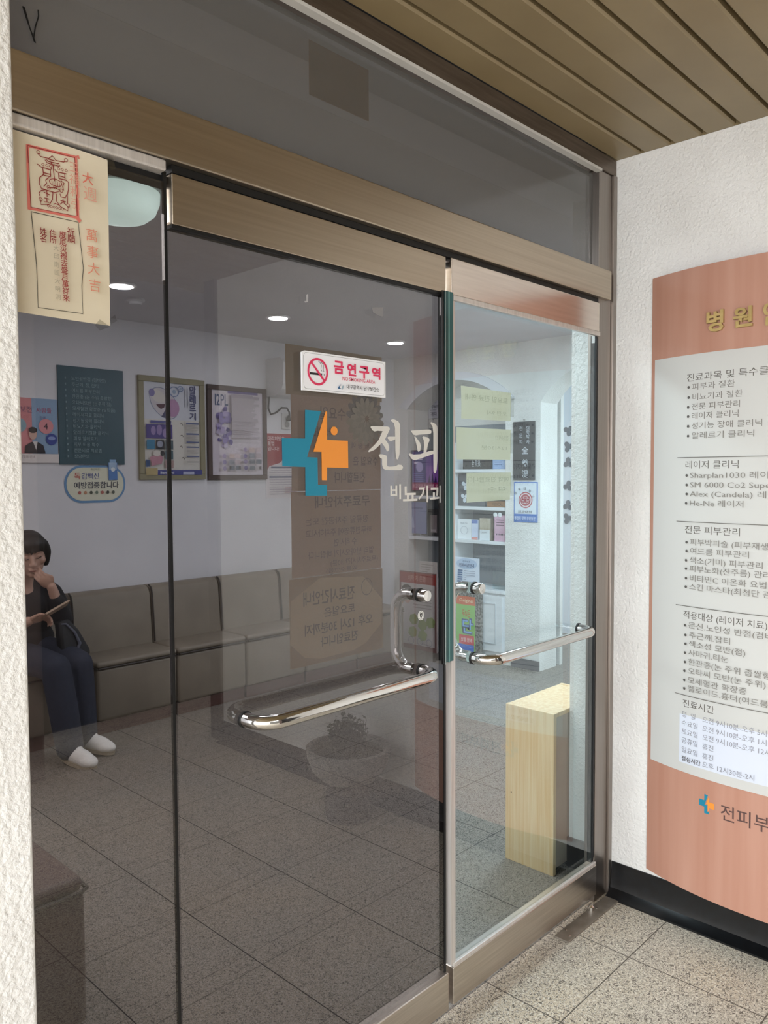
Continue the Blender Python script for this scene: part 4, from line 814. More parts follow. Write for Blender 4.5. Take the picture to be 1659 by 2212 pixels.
m = new_mat('frosted_glass')[0]; p_ = m.node_tree.nodes['Principled BSDF']; p_.inputs['Base Color'].default_value = (*srgb('#cfe8e0'), 1); p_.inputs['Roughness'].default_value = 0.35; p_.inputs['Emission Color'].default_value = (0.72, 0.93, 0.86, 1); p_.inputs['Emission Strength'].default_value = 1.15
MB().lathe([(0.138, -0.018), (0.136, -0.05), (0.122, -0.085), (0.095, -0.107), (0.05, -0.119), (0.002, -0.122)], (cxd, cyd, ZC), 40).build('glass_bowl', m, dm, smooth=True)
sd = thing('smoke_detector', 'small white smoke detector on the ceiling near the downlight beside the talisman', 'detector', (2.31, 2.79, ZC - 0.03))
MB().lathe([(0.05, 0), (0.05, -0.012), (0.036, -0.018), (0.034, -0.032), (0.01, -0.036)], (2.31, 2.79, ZC), 24).build('body', flat('#d9d9dc', 0.5), sd, smooth=True)

# ---- niche: built-in cabinet, shelves and what stands on them
WHITE = flat('#e9ebee', 0.45)
cb = thing('cabinet', 'white built in cabinet with panelled doors under the niche shelves', 'cabinet', (XR + 0.14, 2.73, 0))
MB().box(XR + 0.004, NY0 + 0.001, 0.0, XR + 0.27, NY1 - 0.001, 0.552).build('body', WHITE, cb)
MB().box(XR - 0.02, NY0 + 0.001, 0.5525, XR + 0.275, NY1 - 0.001, 0.58).build('counter', WHITE, cb, bevel=0.003)
for k, (a, b) in enumerate(((NY0 + 0.02, 2.72), (2.74, NY1 - 0.02))):
    d = MB().box(XR - 0.014, a, 0.09, XR + 0.0035, b, 0.535).build('door', WHITE, cb, bevel=0.002)
    fm = MB()
    for y0, z0, y1, z1 in ((a + 0.06, 0.15, b - 0.06, 0.158), (a + 0.06, 0.467, b - 0.06, 0.475), (a + 0.06, 0.158, a + 0.068, 0.467), (b - 0.068, 0.158, b - 0.06, 0.467)): fm.box(XR - 0.019, y0, z0, XR - 0.0142, y1, z1)
    fm.build('moulding', flat('#cfd3d8', 0.45), d)
ds = thing('display_shelf', 'white open shelving fitted inside the arched niche', 'shelf', (XR + 0.14, 2.73, 0.58))
for y0, y1, z in ((NY0, NY1, 0.935), (NY0, 2.742, 1.205), (2.758, NY1, 1.285), (NY0, 2.742, 1.505)): MB().box(XR + 0.012, y0 + 0.002, z, XR + 0.277, y1 - 0.002, z + 0.026).build('shelf_board', WHITE, ds, bevel=0.002)
MB().box(XR + 0.014, 2.7425, 0.581, XR + 0.277, 2.7575, 1.75).build('divider', WHITE, ds)
MB().box(XR + 0.270, NY0 + 0.002, 0.581, XR + 0.2785, NY1 - 0.002, 1.9).build('back_panel', flat('#8e949b', 0.6), ds)
def rb(u0, v0, u1, v1, x=XR + 0.03):     # pixel box (left, top, right, bottom) -> y0, y1, z0, z1 at depth x
    a, b = at(u0, v1, 0, x), at(u1, v0, 0, x); return min(a.y, b.y), max(a.y, b.y), min(a.z, b.z), max(a.z, b.z)
def block(o, name, y0, y1, z0, z1, x0, x1, mat, bev=0.002): return MB().box(x0, y0, z0, x1, y1, z1).build(name, mat, o, bevel=bev)
def xart(x): return Art(lambda u, v, w_: Vector((x - w_, -u, v)), 0.0005)
# screen
y0, y1, z0, z1 = 2.765, NY1 - 0.012, 1.345, 1.70
tv = thing('advert_screen', 'lit purple advertising screen on the niche shelf behind the white lettering', 'screen', (XR + 0.1, 3.0, 1.312))
block(tv, 'casing', y0, y1, z0, z1, XR + 0.03, XR + 0.06, flat('#1b1a20', 0.35), 0.004)
block(tv, 'foot', 2.93, 3.07, 1.312, 1.344, XR + 0.03, XR + 0.10, flat('#1b1a20', 0.35))
g = xart(XR + 0.0298)
def em(c, s_=0.9): return emit('screen_glow', srgb(c), s_)
U0, U1, V0, V1 = -y1 + 0.012, -y0 - 0.012, z0 + 0.012, z1 - 0.012
def S_(a, b): return (U0 + (U1 - U0) * a, V0 + (V1 - V0) * b)
def sr(a, b, c, d, m_): g.poly([S_(a, b), S_(c, b), S_(c, d), S_(a, d)], m_)
sr(0, 0, 1, 1, em('#6a4a9c')); sr(0, 0.2, 0.36, 1, em('#3d3a80')); sr(0.36, 0.2, 1, 0.62, em('#8a5fae')); sr(0, 0, 1, 0.2, em('#8a2f5c'))
wt = em('#d9d4ee', 0.9)
for k in range(3): sr(0.06, 0.88 - 0.1 * k, 0.32 - 0.05 * k, 0.93 - 0.1 * k, wt)
g.poly([S_(0.2 + 0.09 * math.cos(t), 0.6 + 0.13 * math.sin(t)) for t in [k * 0.35 for k in range(18)]], em('#a8a2d6'))
for k in range(5): sr(0.05, 0.42 - 0.05 * k, 0.3, 0.44 - 0.05 * k, em('#7a78c0'))
sr(0.74, 0.28, 0.9, 0.66, em('#3a2a58')); sr(0.76, 0.31, 0.88, 0.63, em('#9d86c8'))
for k in range(4): g.poly([S_(0.42 + 0.08 * k, 0.2), S_(0.46 + 0.08 * k, 0.4 + 0.05 * (k % 2)), S_(0.49 + 0.08 * k, 0.2)], em('#3c2a5e'))
a, b = S_(0.03, 0.05), S_(0.97, 0.16); g.text('최고기관 최고의료 인사와 대표', None, box=(*a, *b), mat=em('#eac6d2'), bold=0.01)
g.build('display', None, tv)
def standing(name, label, cat, px, mat, d0=0.03, th=0.02, zb=None, group=None):
    y0, y1, z0, z1 = rb(*px, x=XR + d0); y0 = max(y0, NY0 + 0.006); y1 = min(y1, 2.738) if px[0] > 960 else y1; z1 = min(z1, 1.50) if z1 < 1.52 else z1; z0 = zb if zb is not None else z0
    o = thing(name, label, cat, (XR + d0 + th / 2, (y0 + y1) / 2, z0), group); b = MB().box(XR + d0, y0, z0, XR + d0 + th, y1, z1).build('body', mat, o, bevel=0.0015); return o, (y0, y1, z0, z1), xart(XR + d0 - 0.0002)
S3, S2, S1, S4, CT = 0.962, 1.232, 1.532, 1.312, 0.581
o, (y0, y1, z0, z1), g = standing('brochure', 'blue grey brochure propped on a wire stand on the lower niche shelf', 'brochure', (874, 1085, 921, 1158), flat('#8a90b8', 0.5), 0.05, 0.006, S3 + 0.02)
g.rect(-y1 + 0.03, z1 - 0.06, -y0 - 0.04, z1 - 0.045, '#6a709a'); g.poly([(-y1 + 0.06, z0 + 0.05), (-y1 + 0.12, z0 + 0.05), (-y1 + 0.1, z0 + 0.16)], '#b4b8d6'); g.build('print', None, o)
for yy in (y0 + 0.06, y1 - 0.06): MB().tube([(XR + 0.04, yy, S3 + 0.002), (XR + 0.045, yy, S3 + 0.018), (XR + 0.10, yy, S3 + 0.003)], 0.0025, 6).build('stand_leg', M_CHROME, o)
o, (y0, y1, z0, z1), g = standing('picture_frame', 'small dark picture frame beside the blue grey brochure', 'picture frame', (924, 1100, 946, 1158), flat('#2c2628', 0.4), 0.10, 0.02, S3)
g.rect(-y1 + 0.03, z0 + 0.03, -y0 - 0.01, z1 - 0.05, '#8a7c7c'); g.rect(-y1 + 0.04, z0 + 0.04, -y0 - 0.02, z0 + 0.06, '#b7adae'); g.build('picture', None, o)
o, bb_, g = standing('card_stand', 'square white printed card on the lower niche shelf', 'card', (988, 1122, 1018, 1170), flat('#eef0f2', 0.5), 0.05, 0.03, S3)
y0, y1, z0, z1 = bb_; g.ring(-(y0 + y1) / 2, (z0 + z1) / 2 - 0.01, 0.035, 0.032, 0.003, '#b4bcc4'); g.text('HEALTH', '#9aa4ac', at=(-y1 + 0.03, z1 - 0.04), h=0.02); g.build('print', None, o)
o, bb_, g = standing('medicine_box', 'narrow white box with blue top and red foot on the lower niche shelf', 'box', (1019, 1123, 1032, 1171), flat('#d5dcf0', 0.5), 0.05, 0.03, S3); y0, y1, z0, z1 = bb_; g.rect(-y1, z1 - 0.03, -y0, z1, '#6d86c4'); g.rect(-y1, z0, -y0, z0 + 0.02, '#d38f88'); g.build('print', None, o)
o, bb_, g = standing('medicine_box', 'gold and white carton on the lower niche shelf', 'box', (1036, 1120, 1058, 1171), noise_mix('gold_foil', '#a89a80', '#d9d2c2', 8, 0.3), 0.05, 0.05, S3); y0, y1, z0, z1 = bb_; g.rect(-y1, z0, -y0, z0 + 0.085, '#e6ebee'); g.text('CREAM', '#8a9298', at=(-y1 + 0.01, z0 + 0.055), h=0.018); g.build('print', None, o)
o, bb_, g = standing('leaflet_holder', 'pink leaflet holder with ribbon bow beside the gold carton on the lower niche shelf', 'leaflet holder', (1068, 1114, 1094, 1174), flat('#d8b0c4', 0.5), 0.03, 0.03, S3); y0, y1, z0, z1 = bb_
for k in range(3): g.rect(-y1 + 0.02, z1 - 0.04 - 0.02 * k, -y0 - 0.02, z1 - 0.034 - 0.02 * k, '#6d5462')
for k in range(6): g.rect(-y1 + 0.02 + 0.014 * k, z0 + 0.05, -y1 + 0.028 + 0.014 * k, z0 + 0.062, '#4f4450')
g.build('print', None, o); rbn = MB(); yc = y1 - 0.03
for s_ in (-1, 1): rbn.ball((XR + 0.03, yc - s_ * 0.022, z1 + 0.004), (0.004, 0.02, 0.018), 12, 8)
rbn.build('bow', flat('#eef1f3', 0.5), o, smooth=True)
o, bb_, g = standing('flower_box', 'grey box printed with white flowers on the middle niche shelf', 'box', (991, 1024, 1048, 1070), flat('#54575e', 0.5), 0.06, 0.08, S2); y0, y1, z0, z1 = bb_
for cx, cz in ((0.07, 0.17), (0.15, 0.075), (0.065, 0.07)):
    for k in range(3): a = 2.1 * k + 0.5; g.oval(-y1 + cx + 0.022 * math.cos(a), z0 + cz + 0.022 * math.sin(a), 0.02, 0.017, '#d5dbe2', 14, a)
g.build('print', None, o)
o, bb_, g = standing('wooden_tray', 'brown wooden tray with writing on the middle niche shelf', 'tray', (1052, 1084, 1093, 1098), noise_mix('brown_wood', '#8a6038', '#9a6e44', 10, 0.5, stretch=(1, 0.2, 3)), 0.02, 0.18, S2 + 0.001); y0, y1, z0, z1 = bb_; g.text('MEDICAL', '#4f371e', box=(-y1 + 0.05, z0 + 0.01, -y0 - 0.03, z1 - 0.01)); g.build('lettering', None, o)
o, bb_, g = standing('name_block', 'black name block with white calligraphy on the upper niche shelf', 'name block', (1000, 990, 1060, 1009), flat('#1f1e22', 0.3), 0.03, 0.04, S1); y0, y1, z0, z1 = bb_; g.text('全 院長', '#c9ccd0', box=(-y1 + 0.09, z0 + 0.02, -y0 - 0.1, z1 - 0.01)); g.build('lettering', None, o)
o, bb_, g = standing('paper_stack', 'pale blue folder on the upper niche shelf', 'folder', (1064, 985, 1091, 1011), flat('#a9bfe4', 0.5), 0.05, 0.03, S1)
for k in range(3): g.rect(-bb_[1] + 0.02, bb_[3] - 0.03 - 0.02 * k, -bb_[0] - 0.03, bb_[3] - 0.024 - 0.02 * k, '#7d93bc')
g.build('print', None, o)
o, bb_, g = standing('hours_card', 'white and blue opening hours card standing on the cabinet counter', 'card', (982, 1207, 1035, 1262), flat('#dfe6f4', 0.5), 0.0, 0.008, CT); y0, y1, z0, z1 = bb_; wd, ht = y1 - y0, z1 - z0
g.oval(-(y0 + y1) / 2, z1 - 0.05, wd * 0.42, 0.045, '#b9cbe4'); g.text('전피부과', '#3c5286', box=(-y1 + wd * 0.34, z0 + ht * 0.83, -y1 + wd * 0.64, z0 + ht * 0.9), bold=0.01); g.text('진료시간안내', '#2f3f74', box=(-y1 + wd * 0.2, z0 + ht * 0.68, -y1 + wd * 0.8, z0 + ht * 0.8), bold=0.02)
for k in range(6): zz = z0 + ht * (0.52 - 0.075 * k); g.rect(-y1 + wd * 0.14, zz, -y1 + wd * 0.34, zz + ht * 0.05, '#3f6a9c'); g.rect(-y1 + wd * 0.4, zz + ht * 0.015, -y1 + wd * (0.85 if k not in (3, 4) else 0.5), zz + ht * 0.035, '#98a2ba')
g.build('print', None, o)
o, bb_, g = standing('glass_dish', 'small clear dish on the cabinet counter beside the opening hours card', 'dish', (1064, 1236, 1090, 1262), M_GLASS_CLEAR, 0.03, 0.08, CT)
o, bb_, g = standing('tilted_card', 'cream printed card leaning on the cabinet counter above the red headed board', 'card', (906, 1215, 944, 1246), flat('#d9d2cc', 0.6), 0.0, 0.006, CT); y0, y1, z0, z1 = bb_
for k in range(4): g.rect(-y1 + 0.02, z1 - 0.03 - 0.02 * k, -y0 - 0.04 - 0.02 * k, z1 - 0.026 - 0.02 * k, '#9a918c')
g.build('print', None, o)
# papers pinned inside the arch
for lab, px, ln in (('white printed sheet pinned inside the niche arch behind the lettering', (920, 854, 948, 905), ['노사', '무제한', '노']), ('grey printed sheet pinned inside the niche arch above the screen', (884, 885, 914, 960), ['안내', '가', '나', '다'])):
    y0, y1, z0, z1 = rb(*px, x=XR + 0.272); y1 = min(y1, NY1 - 0.01); o = thing('pinned_sheet', lab, 'paper', (XR + 0.272, (y0 + y1) / 2, z0)); MB().box(XR + 0.266, y0, z0, XR + 0.2695, y1, z1).build('sheet', flat('#dcdce6' if 'white' in lab else '#b9b4b4', 0.6), o); g = xart(XR + 0.2658)
    for k, s_ in enumerate(ln): g.text(s_, '#3a3844', at=(-y1 + 0.03, z1 - 0.06 - 0.05 * k), h=0.035)
    for k in range(3): g.rect(-y1 + 0.02, z0 + 0.03 + 0.02 * k, -y0 - 0.02, z0 + 0.035 + 0.02 * k, '#9a98a4')
    g.build('print', None, o)
# boards standing on the floor before the cabinet
def floor_board(name, label, px, th=0.02, x=XR - 0.06, mat=None):
    y0, y1, z0, z1 = rb(*px, x=x); o = thing(name, label, 'poster stand', (x, (y0 + y1) / 2, 0)); MB().box(x, y0, 0, x + th, y1, z1).build('board', mat, o, bevel=0.002); return o, y0, y1, z1, xart(x - 0.0002)
o, y0, y1, z1, g = floor_board('poster_stand', 'red headed health poster board with green hexagons behind the pull handle of the tinted door', (864, 1240, 943, 1412), mat=flat('#cfc4c0', 0.5)); wd = y1 - y0
g.rect(-y1, 0.0, -y0, z1, '#8d6a66'); g.rect(-y1 + 0.02, 0.04, -y0 - 0.02, z1 - 0.10, '#d3ccca'); g.rect(-y1 + 0.005, z1 - 0.10, -y0 - 0.005, z1 - 0.01, '#a8423c'); g.text('비자 지 은행', '#d9a292', box=(-y1 + 0.1, z1 - 0.08, -y0 - 0.12, z1 - 0.03), bold=0.01)
g.oval(-y1 + 0.09, z1 - 0.21, 0.05, 0.065, '#d8b09c'); g.oval(-y1 + 0.085, z1 - 0.155, 0.056, 0.04, '#4a3a34')
for k in range(7): g.rect(-y1 + 0.16, z1 - 0.15 - 0.026 * k, -y0 - 0.05, z1 - 0.143 - 0.026 * k, '#a59c98')
for cx, cz in ((0.17, 0.26), (0.27, 0.22), (0.27, 0.13), (0.36, 0.25), (0.16, 0.15)): g.oval(-y1 + cx * wd / 0.42, cz, 0.055, 0.05, '#94a860', 6, 0.3)
for k in range(3): g.ring(-y1 + 0.14 + 0.1 * k, 0.075, 0.03, 0.03, 0.004, '#8a8aa0')
g.build('print', None, o)
o, y0, y1, z1, g = floor_board('poster_stand', 'green and orange flyer board on the floor behind the pull handle of the clear door', (976, 1284, 1040, 1432), x=XR - 0.05, mat=noise_mix('speckled_grey', '#55524e', '#8d8a86', 60, 0.6, lo=0.45, hi=0.55)); wd = y1 - y0
q0, q1 = -y1 + 0.02, -y0 - 0.06; hgt = z1
g.rect(q0, 0.02, q1, z1 - 0.03, '#8fc46a'); g.rect(q0, z1 - 0.10, q1, z1 - 0.03, '#d8704e'); g.text('Original', '#f4dcb4', box=(q0 + 0.06, z1 - 0.085, q1 - 0.02, z1 - 0.05), bold=0.01); g.text('두N든', '#c4622e', box=(q0 + 0.09, z1 - 0.20, q1 - 0.05, z1 - 0.14), bold=0.01)
g.text('단', '#4d5a8a', box=(q0 + 0.085, z1 - 0.335, q1 - 0.015, z1 - 0.205), bold=0.06); g.text('단', '#86b4e6', box=(q0 + 0.095, z1 - 0.325, q1 - 0.025, z1 - 0.215), bold=0.015); g.rect(q0 + 0.06, z1 - 0.42, q1 - 0.01, z1 - 0.345, '#d8545c'); g.text('보험 안과', '#f3dcd6', box=(q0 + 0.08, z1 - 0.40, q1 - 0.03, z1 - 0.365), bold=0.01); g.rect(q0 + 0.05, 0.10, q1 - 0.005, z1 - 0.425, '#e08a5c'); g.rect(q0 + 0.01, 0.03, q1 - 0.01, 0.12, '#5a7ad2')
g.build('print', None, o)
# plaque and university sheet on the wall beside the niche
y0, y1, z0, z1 = rb(1115, 909, 1157, 1037, x=XR); o = thing('name_plaque', 'black vertical name plaque with white characters beside the niche', 'plaque', (XR, (y0 + y1) / 2, z0)); y1 += 0.02
MB().box(XR - 0.012, y0, z0, XR - 0.0005, y1, z1).build('board', noise_mix('black_lacquer', '#26262b', '#2e2e34', 8, 0.3), o, bevel=0.002); g = xart(XR - 0.0122)
def C5(x, y): p = at(1090 + x / 5.267, 680 + y / 5.267, 0, XR - 0.012); return (-p.y, p.z)
for chars, x, ys, sz in (('의학박사', 245, (1310, 1360, 1405, 1465), 0.034), ('전문의', 168, (1315, 1395, 1465), 0.034), ('全義湜', 197, (1580, 1720, 1845), 0.058)):
    for ch, y in zip(chars, ys): a = C5(x, y); g.text(ch, '#c5cbd2', at=a, h=sz * 1.05, bold=0.006)
g.build('lettering', None, o); MB().lathe([(0.006, 0), (0.006, 0.012), (0.001, 0.014)], (XR - 0.001, (y0 + y1) / 2, z1 + 0.012), 10, (-1, 0, 0)).build('nail', M_CHROME, o)
y0, y1, z0, z1 = rb(1113, 1041, 1162, 1127, x=XR); o = thing('university_sheet', 'white and blue sheet with a round red crest taped under the black plaque', 'sheet', (XR, (y0 + y1) / 2, z0)); y1 += 0.01
MB().box(XR - 0.004, y0, z0, XR - 0.0005, y1, z1).build('sheet', flat('#5f84c8', 0.5), o); g = xart(XR - 0.0042); wd, ht = y1 - y0, z1 - z0
g.rect(-y1 + 0.008, z0 + ht * 0.205, -y0 - 0.008, z1 - 0.008, '#e1e8f0'); cu, cv_ = -(y0 + y1) / 2, z0 + ht * 0.55
g.oval(cu, cv_, 0.062, 0.062, '#b9505a'); g.oval(cu, cv_, 0.054, 0.054, '#e6d5d8'); g.oval(cu, cv_, 0.045, 0.045, '#b04a55')
for k in range(5): a = 2 * math.pi * k / 5 + 0.31; g.ring(cu + 0.017 * math.cos(a), cv_ + 0.017 * math.sin(a), 0.02, 0.012, 0.003, '#e8d8da', 18)
g.oval(cu, cv_, 0.012, 0.012, '#b04a55')
for k, ch in enumerate('경북대학교'): a = math.radians(150 - 30 * k); g.text(ch, '#4a525e', at=(cu + 0.083 * math.cos(a) - 0.015, cv_ + 0.083 * math.sin(a) - 0.006), h=0.026, bold=0.006, rot=a - math.pi / 2)
g.text('의과대학', '#4a525e', box=(-y1 + wd * 0.2, z0 + ht * 0.225, -y1 + wd * 0.8, z0 + ht * 0.295), bold=0.01); g.text('동창회 장학 후원동문', '#dbe6f6', box=(-y1 + wd * 0.06, z0 + ht * 0.05, -y1 + wd * 0.94, z0 + ht * 0.15), bold=0.012)
g.build('print', None, o)
for y, z, dy in ((y1 - 0.02, z0 - 0.012, 0.03), (y0 + 0.06, z0 - 0.014, 0.06)): pass
# pine box just inside the right door
pb = thing('pine_box', 'pale pine wood box standing inside the clear glass door', 'box', (2.72, 0.31, 0))
M_PINE = noise_mix('pine', '#e6bf8c', '#f2d6ac', 16, 0.5, stretch=(5, 5, 0.16), lo=0.35, hi=0.65, detail=6)
MB().box(2.512, 0.198, 0.0, 2.532, 0.412, 0.612).build('side_panel', M_PINE, pb, bevel=0.002); MB().box(2.9, 0.198, 0.0, 2.92, 0.412, 0.612).build('side_panel', M_PINE, pb, bevel=0.002)
MB().box(2.533, 0.205, 0.02, 2.899, 0.218, 0.592).build('front_panel', noise_mix('grey_tan_board', '#b7a493', '#c2af9e', 8, 0.6), pb); MB().box(2.533, 0.398, 0.02, 2.899, 0.410, 0.592).build('back_panel', M_PINE, pb)
MB().box(2.533, 0.2, 0.594, 2.899, 0.411, 0.611).build('top_panel', M_PINE, pb, bevel=0.002)
MB().lathe([(0.003, 0), (0.003, 0.0008)], (2.5122, 0.385, 0.27), 10, (-1, 0, 0)).build('screw_hole', M_BLACK, pb)
# clover panel in the room beyond
rp = thing('clover_panel', 'white tall panel with clover shaped cutouts in the room beyond the doorway', 'panel', (6.5, 2.4, 0))
xp = 6.5; ya = at(1213, 1000, 0, xp).y
MB().prism([(ya, 0.0), (ya, at(1213, 940, 0, xp).z), (ya - 0.15, at(1213, 940, 0, xp).z + 0.22), (ya - 0.6, at(1213, 940, 0, xp).z + 0.3), (ya - 0.6, 0.0)], lambda u, v, w_: Vector((w_, u, v)), xp, xp + 0.02).build('board', flat('#e4e8ee', 0.5), rp)
g = xart(xp - 0.0003)
for py in (930, 965, 1000, 1050, 1092, 1120):
    for px_ in (1228, 1262):
        c_ = at(px_, py, 0, xp)
        for k in range(3): a = 2.1 * k + 0.6 + py; g.oval(-c_.y + 0.026 * math.cos(a), c_.z + 0.026 * math.sin(a), 0.028, 0.024, '#6d747c', 14, a)
g.build('cutouts', None, rp)
# ================================================================== stone planter outside, by the side wall (mirrored in the left door)
pt = thing('stone_planter', 'grey stone bowl planter with a small leafy plant, mirrored low in the tinted glass door', 'planter', (2.36, -1.13, 0))
M_STONE = noise_mix('rough_granite', '#8f8b84', '#b0aba3', 60, 0.8, bump=0.5, bscale=90)
MB().lathe([(0.10, 0.0), (0.105, 0.05), (0.095, 0.145), (0.085, 0.16)], (2.36, -1.13, 0), 32).build('foot', noise_mix('dark_rough_granite', '#4a4743', '#5f5b56', 60, 0.8, bump=0.5, bscale=90), pt, smooth=True)
MB().lathe([(0.08, 0.1605), (0.115, 0.172), (0.160, 0.215), (0.182, 0.275), (0.186, 0.31), (0.165, 0.312), (0.158, 0.285), (0.02, 0.283)], (2.36, -1.13, 0), 40).build('bowl', M_STONE, pt, smooth=True)
MB().lathe([(0.157, 0.284), (0.14, 0.296), (0.08, 0.303), (0.01, 0.305)], (2.36, -1.13, 0), 30).build('soil', noise_mix('mossy_soil', '#3e3a24', '#5a5738', 50, 0.95, bump=0.8, bscale=80), pt, smooth=True)
rnd = random.Random(21); mb = MB()
for k in range(120):
    a, r_ = rnd.uniform(0, 6.28), rnd.uniform(0, 0.075); b = Vector((2.35 + r_ * math.cos(a), -1.12 + r_ * math.sin(a), 0.30)); h_ = rnd.uniform(0.05, 0.15)
    t = b + Vector((rnd.uniform(-0.02, 0.02), rnd.uniform(-0.02, 0.02), h_)); mb.tube([b, t], 0.0012, 5)
    for q_ in range(3):
        c_ = b.lerp(t, rnd.uniform(0.5, 1)); d = Vector((rnd.uniform(-1, 1), rnd.uniform(-1, 1), rnd.uniform(0, 0.8))).normalized() * 0.024; s_ = d.cross(Vector((0, 0, 1))).normalized() * 0.010
        mb.add([c_, c_ + d * 0.5 + s_, c_ + d, c_ + d * 0.5 - s_ + Vector((0, 0, 0.002))], [(0, 1, 2, 3)])
mb.build('plant', noise_mix('green_leaves', '#2f3a1c', '#414d28', 30, 0.6), pt)

# ================================================================== the seated person
def remeshed(mb, name, mat, parent, vox, smooth_it=6, fac=0.5):
    o = mb.build(name, mat, parent, smooth=True, sharp=4)
    r = o.modifiers.new('fuse', 'REMESH'); r.mode = 'VOXEL'; r.voxel_size = vox; r.use_smooth_shade = True
    s = o.modifiers.new('soften', 'SMOOTH'); s.iterations = smooth_it; s.factor = fac
    return o
def limb(mb, pts, rad, seg=14):
    P = [Vector(p) for p in pts]; n = 8; Q, R = [], []
    for i in range(len(P) - 1):
        for k in range(n):
            t = k / n; p0, p1, p2, p3 = P[max(i - 1, 0)], P[i], P[i + 1], P[min(i + 2, len(P) - 1)]
            Q.append(0.5 * ((2 * p1) + (p2 - p0) * t + (2 * p0 - 5 * p1 + 4 * p2 - p3) * t * t + (3 * p1 - p0 - 3 * p2 + p3) * t ** 3)); R.append(rad[i] * (1 - t) + rad[i + 1] * t)
    Q.append(P[-1]); R.append(rad[-1]); mb.tube(Q, R, seg); mb.ball(Q[0], R[0], 12, 8); mb.ball(Q[-1], R[-1], 12, 8)
M_SKIN = noise_mix('skin', '#c29a86', '#caa391', 12, 0.5); M_COAT = noise_mix('black_knit', '#1b1a1e', '#232227', 80, 0.85, bump=0.3, bscale=300)
M_JEANS = noise_mix('dark_navy_denim', '#2b3040', '#333849', 60, 0.8, bump=0.3, bscale=250); M_HAIR = noise_mix('black_hair', '#15110f', '#211a17', 60, 0.45, stretch=(8, 8, 0.6), bump=0.4, bscale=60)
pn = thing('person', 'seated person in black top and dark trousers, one hand at the mouth', 'person', (1.80, 3.0, 0.0))
HC = Vector((1.755, 2.955, 1.082))                       # head centre
Rh = Matrix.Rotation(math.radians(-16), 3, 'Z') @ Matrix.Rotation(math.radians(14), 3, 'X') @ Matrix.Rotation(math.radians(-6), 3, 'Y')
def hp_(x, y, z): return HC + Rh @ Vector((x, y, z))      # head space: -y is the face
b = MB()
b.ball(HC, (0.076, 0.094, 0.112), 24, 16, rot=Rh); b.ball(hp_(0, -0.012, -0.045), (0.062, 0.074, 0.078), 20, 14, rot=Rh); b.ball(hp_(0, -0.055, -0.095), (0.03, 0.026, 0.025), 14, 10, rot=Rh)
b.tube([hp_(0, -0.088, 0.018), hp_(0, -0.103, -0.018), hp_(0, -0.108, -0.030)], [0.008, 0.011, 0.013], 10); b.ball(hp_(0, -0.105, -0.030), 0.013, 12, 8)
for s_ in (-1, 1):
    b.ball(hp_(s_ * 0.011, -0.096, -0.034), 0.009, 10, 6); b.ball(hp_(s_ * 0.031, -0.078, 0.010), (0.016, 0.012, 0.009), 12, 8, rot=Rh)
    b.tube([hp_(s_ * 0.014, -0.088, 0.030), hp_(s_ * 0.034, -0.085, 0.034), hp_(s_ * 0.052, -0.066, 0.028)], 0.007, 8); b.ball(hp_(s_ * 0.045, -0.058, -0.022), (0.024, 0.022, 0.022), 12, 8, rot=Rh)
    b.ball(hp_(s_ * 0.076, 0.010, -0.008), (0.009, 0.02, 0.032), 12, 8, rot=Rh)
b.tube([hp_(-0.022, -0.082, -0.062), hp_(0, -0.092, -0.060), hp_(0.022, -0.082, -0.062)], 0.0065, 8); b.tube([hp_(-0.018, -0.082, -0.071), hp_(0, -0.091, -0.073), hp_(0.018, -0.082, -0.071)], 0.0065, 8)
limb(b, [(1.755, 3.01, 1.02), (1.755, 3.055, 0.93), (1.755, 3.08, 0.87)], [0.05, 0.052, 0.07]); limb(b, [(1.755, 3.08, 0.88), (1.755, 3.09, 0.72), (1.755, 3.09, 0.58)], [0.07, 0.10, 0.10])
